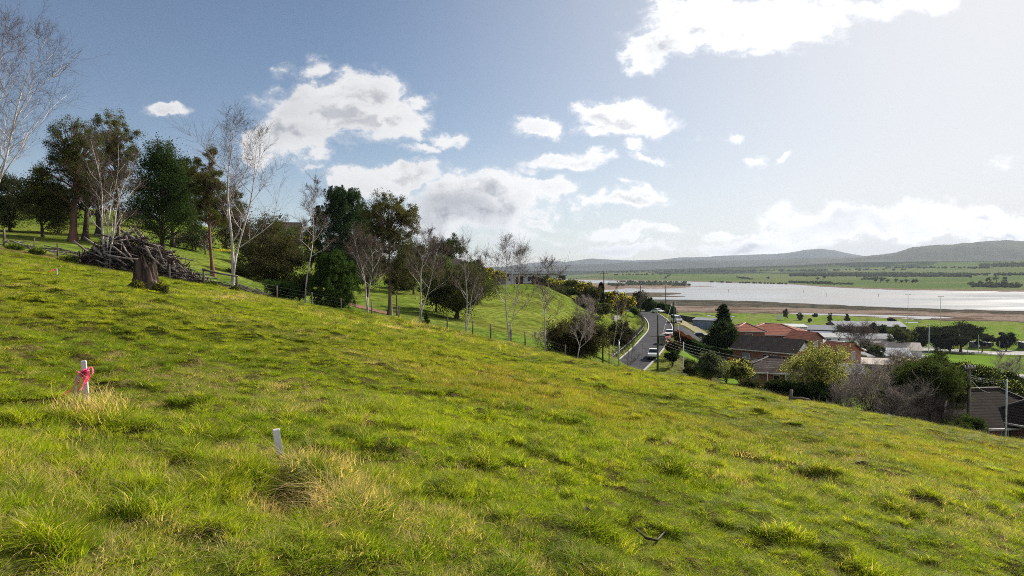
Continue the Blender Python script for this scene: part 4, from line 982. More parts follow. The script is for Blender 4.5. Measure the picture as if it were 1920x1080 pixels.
small_gate('short dark timber fence on the upper lawn behind the broad conifer', [(361, 104), (367, 101), (385, 98)])
for i, (px, D, top, lab) in enumerate([(1130, 62, 609, 'green stained timber post beside the crossing stems'), (1160, 70, 638, 'pale round post in front of the crossing stems'), (1142, 64, 635, 'thin grey post left of the crossing stems'), (1352 + 26, 42, 745, None)]):
    if lab is None: continue
    b = gp(px, D); h = P(px, top, D).z - b.z; m = MB(); m.tube([(0, 0, -.2), (0, 0, h * .6), (0, 0, h)], [.085 if i != 2 else .05] * 3, 8); m.box((0, 0, h + .01), (.12, .12, .02)); o = m.build('timber_post', M['pole'] if i == 0 else M['steel'] if i == 1 else M['post']); o.location = b; tag(o, lab, 'post')
b = on(1482, 752, 20, 40); m = MB(); m.tube([(0, 0, -.1), (.02, 0, .3), (.05, .02, .52)], [.09, .085, .07], 7); m.tube([(0, 0, .1), (.5, .1, .12), (.9, .1, .05)], [.06, .05, .03], 6); o = m.build('short_stump', M['log']); o.location = b; tag(o, 'low grey stump standing on the crest before the wattle tree', 'stump')
# yellow flowering clumps along the fence at left
def strappy(label, px, D, w, seed, leaf, h=.55, n=900, cat='plant'):
    rng = np.random.default_rng(seed); b = gp(px, D); R = w * D / 2560; a = rng.random(n) * 2 * pi; k = rng.random(n) ** .5
    C = np.stack([np.cos(a) * R * k, np.sin(a) * R * .6 * k, h * (.15 + .8 * rng.random(n)) * (1.1 - k * .6)], 1); d = np.stack([np.cos(a) * .8, np.sin(a) * .8, np.full(n, 1.2)], 1)
    me = leaves_mesh('flowering_clump', C, None, .34, .045, leaf, rng, 0, d, .5, M['yellow'], .12); o = link(bpy.data.objects.new('flowering_clump', me)); o.location = b; tag(o, label, cat, 'flowering clumps at the left fence')
strappy('strappy yellow green clump right of the leftmost fence post', 28, 53, 34, 1, M['bright'])
strappy('strappy yellow green clump between the second and third fence post', 70, 51.5, 30, 2, M['bright'])
strappy('strappy yellow green clump just left of the log heap', 127, 49.5, 38, 3, M['bright'])
strappy('yellow daffodil patch on the upper lawn left of the thin gum', 352, 118, 60, 4, M['yellow'], .5, 700)
strappy('yellow daffodil patch on the upper lawn right of the thin gum', 410, 112, 60, 5, M['yellow'], .5, 500)
for i, (px, D, w) in enumerate([(258, 26.8, 24), (300, 26.6, 26), (395, 50, 26), (440, 50.5, 18)]):
    strappy(['green weeds at the left foot of the stump', 'green weeds at the right foot of the stump', 'dark weeds around the post at the rail', 'weeds around the right rail post'][i], px, D, w, 20 + i, M['conif'] if i > 1 else M['olive'], .5, 700, 'weeds')

# ------------------------------------------------------------------ grass of the paddock
def grass():
    src = bpy.data.collections.new('grass_source')
    gm = bpy.data.materials.new('grass_blades'); gm.use_nodes = True; t = NT(gm.node_tree); t.n.clear()
    g = t.new('ShaderNodeNewGeometry'); pos = g.outputs['Position']; at = t.new('ShaderNodeAttribute', attribute_name='tone'); sp = t.new('ShaderNodeSeparateColor'); t.link(at.outputs['Color'], sp.inputs[0])
    n1 = t.noise(pos, .28, 5, .62); n2 = t.noise(pos, 1.6, 4, .6); n3 = t.noise(pos, .09, 3, .5)
    c = t.mix(t.ss(n1, .36, .62), (.095, .185, .008, 1), (.240, .325, .010, 1))
    c = t.mix(t.m('MULTIPLY', t.ss(n2, .5, .68), .75), c, (.050, .120, .010, 1))
    c = t.mix(t.ss(t.noise(pos, 2.7, 4, .65), .54, .72, 0, .42), c, (.20, .15, .06, 1))
    c = t.mix(t.m('MULTIPLY', t.ss(n3, .48, .62), .35), c, (.17, .16, .03, 1))
    oi = t.new('ShaderNodeObjectInfo'); rn = oi.outputs['Random']
    c = t.mix(t.ss(rn, .0, .35, .75, 0), c, (.035, .085, .008, 1)); c = t.mix(t.ss(rn, .6, 1, 0, .5), c, (.36, .37, .02, 1))
    c = t.mix(t.m('MULTIPLY', sp.outputs[0], .4), c, (.34, .34, .03, 1))          # drier tips
    c = t.mix(sp.outputs[1], c, (.55, .42, .22, 1))                                 # straw
    c = t.mix(sp.outputs[2], c, (.26, .17, .045, 1))                                # seed heads
    b = t.new('ShaderNodeBsdfPrincipled'); t.link(c, b.inputs['Base Color']); b.inputs['Roughness'].default_value = .6; b.inputs['Specular IOR Level'].default_value = .1
    tr = t.new('ShaderNodeBsdfTranslucent'); t.link(t.vm('MULTIPLY', c, (1.85, 1.8, .8)), tr.inputs[0]); ms = t.new('ShaderNodeMixShader'); ms.inputs[0].default_value = .5
    t.link(b.outputs[0], ms.inputs[1]); t.link(tr.outputs[0], ms.inputs[2]); o = t.new('ShaderNodeOutputMaterial'); t.link(ms.outputs[0], o.inputs[0])
    def clump(i, n, R, h, w, lean, kind, seed, arch=.5):
        rng = np.random.default_rng(seed); K = 4
        a = rng.random(n) * 2 * pi; r = R * rng.random(n) ** .6; bx = np.cos(a) * r; by = np.sin(a) * r
        az = a + rng.normal(size=n) * .9; hh = h * rng.uniform(.45, 1.2, n) * (1.35 - .8 * r / R); ln = lean * rng.uniform(.3, 1.5, n) * hh; ww = w * rng.uniform(.7, 1.4, n)
        tt = np.linspace(0, 1, K); V_ = np.zeros((n, K * 2 - 1, 3)); col = np.zeros((n, K * 2 - 1, 3)); sd = rng.random(n) * 2 * pi
        straw = (rng.random(n) < {'green': .03, 'mix': .12, 'straw': 1, 'seed': .06, 'tuft': .08}[kind]).astype(float)
        for j, q in enumerate(tt):
            x = bx + np.cos(az) * ln * q ** 1.7; y = by + np.sin(az) * ln * q ** 1.7; z = hh * (q - arch * .5 * q ** 2.4) - .02
            for s_ in ((-1, 1) if j < K - 1 else (0,)):
                k = j * 2 + (0 if s_ <= 0 else 1); k = min(k, K * 2 - 2)
                wd = ww * (1 - q * .75) * .5
                V_[:, k, 0] = x + np.cos(sd) * wd * s_; V_[:, k, 1] = y + np.sin(sd) * wd * s_; V_[:, k, 2] = z
                col[:, k, 0] = q ** 1.5; col[:, k, 1] = straw * (.9 if kind == 'straw' else .75); col[:, k, 2] = (q > .6) * (kind == 'seed') * .9
        f = []
        for j in range(K - 2): f.append([j * 2, j * 2 + 1, j * 2 + 3, j * 2 + 2])
        q4 = (np.arange(n)[:, None, None] * (2 * K - 1) + np.array(f)[None]).reshape(-1, 4); t3 = (np.arange(n)[:, None] * (2 * K - 1) + np.array([2 * K - 4, 2 * K - 3, 2 * K - 2])[None])
        me = mesh_np('blades', V_.reshape(-1, 3), np.concatenate([q4.ravel(), t3.ravel()]), np.concatenate([np.full(len(q4), 4), np.full(len(t3), 3)]), [gm], smooth=True, col=col.reshape(-1, 3))
        ob = bpy.data.objects.new('grass_clump_%02d' % i, me); src.objects.link(ob)
    #      i  n   R    h    w     lean kind
    clump(0, 150, .17, .034, .0042, .9, 'green', 1); clump(1, 140, .15, .050, .0042, 1.1, 'mix', 2); clump(2, 130, .12, .075, .0045, .9, 'green', 3)
    clump(3, 120, .09, .110, .0046, .7, 'mix', 4); clump(4, 220, .10, .175, .0050, .8, 'tuft', 5, .8); clump(5, 12, .18, .17, .0035, 2.0, 'straw', 6, .9)
    clump(6, 110, .20, .12, .0036, .45, 'seed', 7, .25); clump(7, 70, .20, .13, .0038, .9, 'straw', 8, .7)
    rng = np.random.default_rng(12); X = []; Y = []; Sx = []; Sz = []; Vd = []
    def ring(r0, r1, dens, sx):
        n = int(dens * 1.92 * .5 * (r1 * r1 - r0 * r0)); r = np.sqrt(rng.random(n) * (r1 * r1 - r0 * r0) + r0 * r0); a = rng.uniform(-.96, .96, n); X.append(np.sin(a) * r); Y.append(np.cos(a) * r); Sx.append(np.full(n, sx)); return n
    ring(1.6, 6, 260, .75); ring(6, 10, 180, .85); ring(10, 17, 95, 1.05); ring(17, 28, 44, 1.4); ring(28, 42, 24, 1.8); ring(42, 60, 12, 2.4)
    # round about and behind the viewpoint, thinner
    n = 5000; r = rng.uniform(1.6, 16, n); a = rng.uniform(.96, 2 * pi - .96, n); X.append(np.sin(a) * r); Y.append(np.cos(a) * r); Sx.append(np.full(n, 1.25))
    x = np.concatenate(X); y = np.concatenate(Y); sx = np.concatenate(Sx); N = len(x); u = x / np.maximum(y, .5); px = 960 + 1280 * u
    tall = sstep(-.08, .18, fbm(x * .22, y * .22, 201, 3)); tus = np.maximum(sstep(.56, .68, vnoise(x * 1.9 + 3, y * 1.9, 211)), sstep(.6, .75, vnoise(x * 3.7, y * 3.7 + 8, 213)) * .7); dry = sstep(.02, .22, fbm(x * .33, y * .33 + 9, 205, 3))
    seed = sstep(640, 900, px) * sstep(9, 14, y) * (1 - sstep(40, 46, y)) * (.45 + .55 * tall); seed = np.maximum(seed, sstep(1500, 1700, px) * sstep(14, 22, y))
    q = rng.random(N); vid = np.where(q < .34, 0, np.where(q < .6, 1, np.where(q < .85, 2, 3))); lv = rng.random(N)
    vid = np.where(lv < tall * .35, 3, vid); vid = np.where(rng.random(N) < tus * .26, 4, vid); vid = np.where(rng.random(N) < dry * .16, 5, vid); vid = np.where(rng.random(N) < dry * .09, 7, vid)
    vid = np.where(rng.random(N) < seed * .30, 6, vid)
    sz = (.50 + .50 * tall) * rng.uniform(.7, 1.25, N) * (1 + .010 * np.hypot(x, y)); sx = sx * rng.uniform(.85, 1.2, N)
    rx = rng.normal(size=N) * .10; ry = rng.normal(size=N) * .10 - .06; rz = rng.random(N) * 2 * pi
    # the dry tussocks at the two pegs and a few named dark ones
    ex = []
    def extra(px, py, n, spread, vids, s, lo=3, hi=12, lean=(0, 0), sy=.6):
        D = find_D(px, py, lo, hi); p = gp(px, D)
        for _ in range(n): ex.append((p.x + rng.normal() * spread, p.y + rng.normal() * spread * sy, s * rng.uniform(.8, 1.2), s * rng.uniform(.8, 1.25), rng.choice(vids), rng.normal() * .15 + lean[0], rng.normal() * .15 + lean[1]))
    for k in range(8): extra(565 + 18 * k, 893 + 12 * k, 11, .05, [7, 7, 7, 4, 5], 1.2, lean=(.35, .25))
    for k in range(6): extra(410 + 26 * k, 915 - 4 * k, 8, .05, [4, 4, 3], 1.0, lean=(.2, -.2))
    extra(130, 778, 18, .13, [7, 5, 7], 1.4, lean=(.3, -.65)); extra(195, 782, 14, .12, [7, 4, 5], 1.1, lean=(.2, .4))
    for a_, b_, c_ in ((1085, 985, 12), (1130, 1010, 12), (1480, 1022, 10), (885, 842, 9), (920, 872, 9), (1060, 800, 6), (1480, 740, 0), (345, 850, 8), (250, 960, 8), (700, 900, 8), (720, 1040, 8), (1250, 880, 8), (1700, 960, 8), (60, 1010, 14), (1620, 1060, 8), (400, 820, 8), (1530, 880, 6), (760, 700, 6), (1420, 770, 10)):
        if c_: extra(a_, b_, c_, .10, [4, 4, 3], 1.1, hi=30)
    for k in range(26): extra(rng.uniform(560, 980), rng.uniform(588, 640), 6, .5, [7, 7, 5, 4], 2.6, lo=30, hi=48)
    for k in range(10): extra(rng.uniform(400, 470), rng.uniform(553, 568), 5, .4, [7, 5], 2.4, lo=30, hi=48)
    ex = np.array(ex); x = np.concatenate([x, ex[:, 0]]); y = np.concatenate([y, ex[:, 1]]); sx = np.concatenate([sx, ex[:, 2]]); sz = np.concatenate([sz, ex[:, 3]]); vid = np.concatenate([vid, ex[:, 4]]).astype(int); rx = np.concatenate([rx, ex[:, 5]]); ry = np.concatenate([ry, ex[:, 6]]); rz = np.concatenate([rz, rng.normal(size=len(ex)) * .8])
    keep = np.ones(len(x), bool)
    for (a_, b_, lo_, hi_) in ((528, 868, 3, 9), (163, 757, 4, 12)):
        p_ = on(a_, b_, lo_, hi_); dx_ = x - p_.x; dy_ = y - p_.y; keep &= ~((np.abs(dx_) < .10) & (dy_ < .08) & (dy_ > -.34))
    x, y, sx, sz, vid, rx, ry, rz = [q_[keep] for q_ in (x, y, sx, sz, vid, rx, ry, rz)]
    z = ground_z(x, y); N = len(x)
    me = bpy.data.meshes.new('grass'); me.vertices.add(N); me.vertices.foreach_set('co', np.stack([x, y, z], 1).astype(np.float32).ravel())
    for nm, tp, dat in (('rot', 'FLOAT_VECTOR', np.stack([rx, ry, rz], 1)), ('scl', 'FLOAT_VECTOR', np.stack([sx, sx, sz], 1))):
        a_ = me.attributes.new(nm, tp, 'POINT'); a_.data.foreach_set('vector', dat.astype(np.float32).ravel())
    a_ = me.attributes.new('vid', 'INT', 'POINT'); a_.data.foreach_set('value', vid.astype(np.int32)); me.update(); me.materials.append(gm)
    ob = link(bpy.data.objects.new('grass', me)); tag(ob, 'rough green and straw grass covering the paddock', kind='stuff')
    ng = bpy.data.node_groups.new('scatter', 'GeometryNodeTree'); ng.interface.new_socket('Geometry', in_out='INPUT', socket_type='NodeSocketGeometry'); ng.interface.new_socket('Geometry', in_out='OUTPUT', socket_type='NodeSocketGeometry')
    gi = ng.nodes.new('NodeGroupInput'); go = ng.nodes.new('NodeGroupOutput'); ip = ng.nodes.new('GeometryNodeInstanceOnPoints'); ci = ng.nodes.new('GeometryNodeCollectionInfo')
    ci.inputs['Collection'].default_value = src; ci.inputs['Separate Children'].default_value = True; ci.inputs['Reset Children'].default_value = True; ip.inputs['Pick Instance'].default_value = True
    def na(nm, tp):
        n_ = ng.nodes.new('GeometryNodeInputNamedAttribute'); n_.data_type = tp; n_.inputs['Name'].default_value = nm; return n_.outputs[0]
    ng.links.new(gi.outputs[0], ip.inputs['Points']); ng.links.new(ci.outputs[0], ip.inputs['Instance']); ng.links.new(na('vid', 'INT'), ip.inputs['Instance Index'])
    e2 = ng.nodes.new('FunctionNodeEulerToRotation'); ng.links.new(na('rot', 'FLOAT_VECTOR'), e2.inputs[0]); ng.links.new(e2.outputs[0], ip.inputs['Rotation']); ng.links.new(na('scl', 'FLOAT_VECTOR'), ip.inputs['Scale'])
    ng.links.new(ip.outputs[0], go.inputs[0])
    md = ob.modifiers.new('scatter', 'NODES'); md.node_group = ng
grass()

# ------------------------------------------------------------------ road, car park, kerb
def strip(name, line, half0, half1, lift, mt, label, kind='structure', cols=5, thick=0.0):
    pts = [Vector(p) for p in line]; V_ = []
    for i, p in enumerate(pts):
        d = (pts[min(i + 1, len(pts) - 1)] - pts[max(i - 1, 0)]); d.z = 0; d.normalize(); n = Vector((d.y, -d.x, 0))      # n points right of travel
        for k in range(cols):
            q = p + n * (half0 + (half1 - half0) * k / (cols - 1)); V_.append((q.x, q.y, q.z + lift))
    m = MB(); m.add(V_, [(i * cols + k, i * cols + k + 1, (i + 1) * cols + k + 1, (i + 1) * cols + k) for i in range(len(pts) - 1) for k in range(cols - 1)], True)
    if thick:
        for k in (0, cols - 1):
            a = [V_[i * cols + k] for i in range(len(pts))]; m.add(a + [(x, y, z - thick) for x, y, z in a], [(i, i + 1, len(pts) + i + 1, len(pts) + i) for i in range(len(pts) - 1)])
    o = m.build(name, mt); tag(o, label, kind=kind); return o
M['asphalt'] = mat('asphalt', (.066, .066, .072), 1, spec=.05, scale=.5, col2=(.042, .042, .046), bump=.2)
M['paleasphalt'] = mat('pale_asphalt', (.23, .225, .22), .9, scale=.12, col2=(.16, .155, .15))
M['concrete'] = mat('concrete', (.36, .35, .33), .9, scale=2)
strip('road', ROAD_L, -2.8, 2.8, .03, M['asphalt'], 'grey asphalt road bending round the hillside')
strip('kerb', ROAD_L, -3.05, -2.8, .15, M['concrete'], 'concrete kerb on the outer side of the road', cols=2, thick=.2)
strip('kerb', ROAD_L, 2.8, 3.05, .14, M['concrete'], 'concrete kerb on the house side of the road', cols=2, thick=.2)
def patch(name, poly, lift, mt, label, step=3.0, kind='structure'):
    """flat covering laid over the ground inside a polygon of (px, D) corners"""
    P2 = [((px - 960) / 1280 * D, D) for px, D in poly]; x0 = min(p[0] for p in P2); x1 = max(p[0] for p in P2); y0 = min(p[1] for p in P2); y1 = max(p[1] for p in P2)
    nx = max(2, int((x1 - x0) / step)); ny = max(2, int((y1 - y0) / step)); gx, gy = np.meshgrid(np.linspace(x0, x1, nx + 1), np.linspace(y0, y1, ny + 1)); gx = gx.ravel(); gy = gy.ravel()
    inn = np.zeros(len(gx), bool); j = len(P2) - 1
    for i in range(len(P2)):
        xi, yi = P2[i]; xj, yj = P2[j]
        inn ^= ((yi > gy) != (yj > gy)) & (gx < (xj - xi) * (gy - yi) / (yj - yi + 1e-12) + xi); j = i
    z = ground_z(gx, gy) + lift; F = []
    for b in range(ny):
        for a in range(nx):
            q = [b * (nx + 1) + a, b * (nx + 1) + a + 1, (b + 1) * (nx + 1) + a + 1, (b + 1) * (nx + 1) + a]
            if sum(inn[k] for k in q) >= 3: F.append(q)
    if not F: return
    me = mesh_np(name, np.stack([gx, gy, z], 1), np.array(F).ravel(), np.full(len(F), 4), [mt], smooth=True); tag(link(bpy.data.objects.new(name, me)), label, kind=kind)
M['oval'] = mat('mown_oval', (.125, .20, .028), 1, scale=.05, col2=(.10, .165, .022), spec=0)
M['shedge'] = mat('bare_bank', (.20, .17, .08), 1, scale=.5, col2=(.13, .12, .045), bump=.5)
patch('car_park', [(1690, 455), (1960, 455), (1990, 412), (1760, 402), (1700, 420)], .12, M['paleasphalt'], 'wide grey car park beyond the oval', 2.5)
patch('yard', [(1560, 300), (1750, 300), (1790, 372), (1600, 372)], .12, M['paleasphalt'], 'pale concrete yard among the white sheds', 2.5)
patch('oval', [(1735, 390), (2060, 398), (2150, 262), (1800, 262), (1735, 300)], .15, M['oval'], 'bright mown sports oval beside the car park', 3)
patch('driveway', [(1247, 176), (1330, 170), (1345, 158), (1256, 156)], .07, M['asphalt'], 'side driveway with a dark car on it', 1.0)
patch('bank', [(1254, 205), (1282, 210), (1345, 182), (1262, 178)], .06, M['shedge'], 'rough tan bank above the driveway', 1.0)
patch('garden_lawn', [(1268, 142), (1325, 140), (1322, 124), (1250, 122)], .06, M['oval'], 'bright lawn among the clipped shrubs', 1.0)
patch('garden_lawn', [(1352, 112), (1425, 112), (1425, 95), (1350, 95)], .06, M['oval'], 'bright lawn behind the yellow green shrubs', 1.0)
patch('earth_strip', [(648, 84), (700, 80), (742, 74), (728, 71), (690, 75), (650, 80)], .05, M['dirt'], 'strip of bare red earth on the lawn left of the tall gum', .5)
# row of timber posts guarding the road
def guard():
    root = empty('guard_fence', ROAD_L[12]); tag(root, 'closely spaced white and dark timber guard fence along the outer road edge', 'fence'); o = root.location; last = None; tops = []
    for i in range(2, len(ROAD_L) - 22):
        p = ROAD_L[i]; d = (ROAD_L[i + 1] - ROAD_L[i - 1]); d.z = 0; d.normalize(); n = Vector((d.y, -d.x, 0)); q = p - n * 4.1
        if last is not None and (q - last).length < 1.75: continue
        last = q; m = MB(); m.box((q.x - o.x, q.y - o.y, q.z - o.z + .6), (.34, .34, 1.9)); m.build('post', M['guard'], root); tops.append(q - o + Vector((0, 0, 1.0)))
    for z in (.30,):
        m = MB(); m.tube([t - Vector((-.12, .02, z)) for t in tops], [.06] * len(tops), 4, flat=True); m.build('rail', M['guard2'], root)
M['guard'] = mat('guard_post_timber', (.30, .27, .25), .9, scale=2, col2=(.06, .05, .045)); M['guard2'] = mat('pale_rail_timber', (.42, .40, .37), .8, scale=1.5, col2=(.14, .12, .11))
guard()

# ------------------------------------------------------------------ buildings
def roofmat(name, c, c2, step=.32, depth=.6):
    m = bpy.data.materials.new(name); m.use_nodes = True; t = NT(m.node_tree); t.n.clear()
    g = t.new('ShaderNodeNewGeometry'); pos = g.outputs['Position']; sp = t.new('ShaderNodeSeparateXYZ'); t.link(pos, sp.inputs[0])
    n = t.noise(pos, 1.1, 5, .65); n2 = t.noise(pos, 14, 2, .5)
    w = t.m('FRACT', t.m('DIVIDE', sp.outputs[2], step)); line = t.ss(w, .0, .5, 1 - depth, 1)
    k = t.m('MULTIPLY', t.m('MULTIPLY', line, t.ss(n2, .35, .65, .8, 1.15)), 1.0)
    cc = t.mix(t.ss(n, .3, .7), (*c2, 1), (*c, 1)); s = t.new('ShaderNodeVectorMath', operation='SCALE'); t.link(cc, s.inputs[0]); t.link(k, s.inputs['Scale'])
    b = t.new('ShaderNodeBsdfPrincipled'); t.link(s.outputs[0], b.inputs['Base Color']); b.inputs['Roughness'].default_value = .95; b.inputs['Specular IOR Level'].default_value = .05
    o = t.new('ShaderNodeOutputMaterial'); t.link(b.outputs[0], o.inputs[0]); return m
def ribbed(name, c, rough=.45, metal=.3, pitch=.2):
    metal = 0; rough = .75
    m = bpy.data.materials.new(name); m.use_nodes = True; t = NT(m.node_tree); t.n.clear(); tc = t.new('ShaderNodeTexCoord'); sp = t.new('ShaderNodeSeparateXYZ'); t.link(tc.outputs['Object'], sp.inputs[0])
    w = t.m('SINE', t.m('MULTIPLY', sp.outputs[0], 2 * pi / pitch)); n = t.noise(tc.outputs['Object'], .8, 5, .6)
    cc = t.mix(t.ss(n, .3, .7), (*[x * .78 for x in c], 1), (*c, 1)); k = t.ss(w, -1, -.2, .8, 1); s = t.new('ShaderNodeVectorMath', operation='SCALE'); t.link(cc, s.inputs[0]); t.link(k, s.inputs['Scale'])
    b = t.new('ShaderNodeBsdfPrincipled'); t.link(s.outputs[0], b.inputs['Base Color']); b.inputs['Roughness'].default_value = rough; b.inputs['Specular IOR Level'].default_value = .2
    bn = t.new('ShaderNodeBump'); bn.inputs['Strength'].default_value = .4; bn.inputs['Distance'].default_value = .03; t.link(w, bn.inputs['Height']); t.link(bn.outputs[0], b.inputs['Normal'])
    o = t.new('ShaderNodeOutputMaterial'); t.link(b.outputs[0], o.inputs[0]); return m
def brickmat(name, c1, c2):
    m = bpy.data.materials.new(name); m.use_nodes = True; t = NT(m.node_tree); t.n.clear(); tc = t.new('ShaderNodeTexCoord'); sp = t.new('ShaderNodeSeparateXYZ'); t.link(tc.outputs['Object'], sp.inputs[0])
    cb = t.new('ShaderNodeCombineXYZ'); t.link(t.m('ADD', sp.outputs[0], sp.outputs[1]), cb.inputs[0]); t.link(sp.outputs[2], cb.inputs[1])
    bt = t.new('ShaderNodeTexBrick'); t.link(cb.outputs[0], bt.inputs['Vector']); bt.inputs['Color1'].default_value = (*c1, 1); bt.inputs['Color2'].default_value = (*c2, 1); bt.inputs['Mortar'].default_value = (.35, .30, .26, 1); bt.inputs['Scale'].default_value = 1
    bt.inputs['Brick Width'].default_value = .23; bt.inputs['Row Height'].default_value = .085; bt.inputs['Mortar Size'].default_value = .008
    b = t.new('ShaderNodeBsdfPrincipled'); t.link(bt.outputs[0], b.inputs['Base Color']); b.inputs['Roughness'].default_value = .9; o = t.new('ShaderNodeOutputMaterial'); t.link(b.outputs[0], o.inputs[0]); return m
M['rRed'] = roofmat('red_roof_tiles', (.36, .145, .10), (.26, .10, .07)); M['rDark'] = roofmat('dark_roof_tiles', (.075, .062, .055), (.045, .038, .036), .19, .75)
M['rNear'] = roofmat('near_roof_tiles', (.052, .040, .034), (.030, .024, .020), .21, .75); M['rBrown'] = roofmat('brown_roof_tiles', (.10, .075, .065), (.05, .04, .036), .3, .6); M['rGrey'] = ribbed('grey_metal_roof', (.17, .19, .23)); M['rWhite'] = ribbed('white_metal_roof', (.44, .45, .46), .5, .1)
M['rCream'] = ribbed('cream_metal_roof', (.48, .41, .35), .55, .1); M['rBlue'] = ribbed('pale_blue_metal', (.28, .34, .42), .5, .1); M['wGrey'] = ribbed('grey_sheet_wall', (.74, .74, .74), .6, .0); M['wDark'] = ribbed('dark_sheet_wall', (.09, .085, .085), .7, .1)
M['brick'] = brickmat('orange_brick', (.44, .135, .055), (.34, .10, .045)); M['brickDark'] = brickmat('dark_brick', (.27, .085, .045), (.20, .065, .04))
M['white'] = mat('white_paint', (.72, .71, .69), .6, var=.1); M['glass'] = mat('window_glass', (.05, .06, .07), .08, var=.2, spec=.8); M['curtain'] = mat('pale_curtained_glass', (.38, .40, .40), .25, var=.3, scale=5)
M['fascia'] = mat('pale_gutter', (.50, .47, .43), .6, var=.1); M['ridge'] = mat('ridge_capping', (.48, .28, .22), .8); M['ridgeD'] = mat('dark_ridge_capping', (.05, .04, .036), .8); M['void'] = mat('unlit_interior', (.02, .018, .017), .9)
def house(name, label, px, D, py, w, d, hw, hr, rz, kind, wall, roof, wins=(), doors=(), cap=None, chim=None, over=.5, posts=(), cat='house', gable=None, skill=0.0, zz=None, pad=True):
    """origin at the middle of the footprint; front faces -y turned by rz. wins: (side, along, sill, width, height)"""
    b = P(px, py, D); x, y, z = b; root = empty(name, (x, y, z), rz); tag(root, label, cat)
    X, Y = w / 2, d / 2; m = MB(); dep = 3.0
    if kind == 'skillion':
        m.add([(-X, -Y, -dep), (X, -Y, -dep), (X, Y, -dep), (-X, Y, -dep), (-X, -Y, hw), (X, -Y, hw), (X, Y, hw + skill), (-X, Y, hw + skill)], [(3, 2, 1, 0), (0, 1, 5, 4), (1, 2, 6, 5), (2, 3, 7, 6), (3, 0, 4, 7), (4, 5, 6, 7)])
    elif kind == 'gable':
        m.add([(-X, -Y, -dep), (X, -Y, -dep), (X, Y, -dep), (-X, Y, -dep), (-X, -Y, hw), (X, -Y, hw), (X, Y, hw), (-X, Y, hw)] + ([] if gable else [(-X, 0, hw + hr - .04), (X, 0, hw + hr - .04)]),
              [(3, 2, 1, 0), (0, 1, 5, 4), (2, 3, 7, 6)] + ([(1, 2, 6, 5), (3, 0, 4, 7), (4, 5, 6, 7)] if gable else [(1, 2, 6, 9, 5), (3, 0, 4, 8, 7)]))
        if gable:
            for s in (-1, 1):
                g = MB(); g.prism([(s * (X - .1), -Y, hw), (s * (X - .1), Y, hw), (s * (X - .1), 0, hw + hr - .06)], (s * .12, 0, 0)); g.build('gable', gable, root)
    else: m.box((0, 0, (hw - dep) / 2), (w, d, hw + dep))
    m.build('wall', wall, root)
    m = MB(); o = over; t = .16; k = hr / Y if Y else 0
    if kind == 'gable':
        ze = hw - k * o
        for s in (-1, 1):
            a = [(-X - o, s * (Y + o), ze), (X + o, s * (Y + o), ze), (X + o, 0, hw + hr), (-X - o, 0, hw + hr)]; bb = [(p[0], p[1], p[2] + t) for p in a]
            m.add(a + bb, [(0, 1, 2, 3), (7, 6, 5, 4), (0, 1, 5, 4), (1, 2, 6, 5), (2, 3, 7, 6), (3, 0, 4, 7)])
        rl = [((-X - o, 0, hw + hr + t), (X + o, 0, hw + hr + t))]
    elif kind == 'hip':
        ze = hw - k * o; rx = max(.05, X - Y); rt = hw + hr
        c = [(-X - o, -Y - o, ze), (X + o, -Y - o, ze), (X + o, Y + o, ze), (-X - o, Y + o, ze)]; e = [(-rx, 0, rt + t), (rx, 0, rt + t)]
        m.add(c + [(p[0], p[1], p[2] + t) for p in c] + e, [(3, 2, 1, 0), (0, 1, 5, 4), (1, 2, 6, 5), (2, 3, 7, 6), (3, 0, 4, 7), (4, 5, 9, 8), (5, 6, 9), (6, 7, 8, 9), (7, 4, 8)])
        rl = [(e[0], e[1])] + [(Vector(c[i]) + Vector((0, 0, t)), e[0] if i in (0, 3) else e[1]) for i in range(4)]
    else:
        kk = skill / d; a = [(-X - o, -Y - o, hw - kk * o + .02), (X + o, -Y - o, hw - kk * o + .02), (X + o, Y + o, hw + skill + kk * o + .02), (-X - o, Y + o, hw + skill + kk * o + .02)]
        m.add(a + [(p[0], p[1], p[2] + t) for p in a], [(3, 2, 1, 0), (4, 5, 6, 7), (0, 1, 5, 4), (1, 2, 6, 5), (2, 3, 7, 6), (3, 0, 4, 7)]); rl = []
    r = m.build('roof', roof, root)
    if cap is not None and rl:
        m = MB()
        for a, b_ in rl: m.tube([Vector(a) + Vector((0, 0, .02)), Vector(b_) + Vector((0, 0, .02))], [.13, .13], 6)
        m.build('ridge_capping', cap, r)
    if kind != 'skillion':
        m = MB(); ze = hw - k * o + t * .35
        for s in (-1, 1): m.box((0, s * (Y + o + .06), ze), (w + 2 * o, .12, .18))
        if kind == 'hip':
            for s in (-1, 1): m.box((s * (X + o + .06), 0, ze), (.12, d + 2 * o + .24, .18))
        m.build('gutter', M['fascia'], r)
    if chim: m = MB(); m.box((chim[0], chim[1], hw + hr * .6 + .6), (.7, .7, 1.7)); m.box((chim[0], chim[1], hw + hr * .6 + 1.5), (.85, .85, .12)); m.build('chimney', M['brick'], r)
    def place(side, al, z0, ww, hh):
        if side == 'f': return Vector((al, -Y, z0 + hh / 2)), 0.0
        if side == 'r': return Vector((X, al, z0 + hh / 2)), pi / 2
        if side == 'l': return Vector((-X, al, z0 + hh / 2)), -pi / 2
        return Vector((al, Y, z0 + hh / 2)), pi
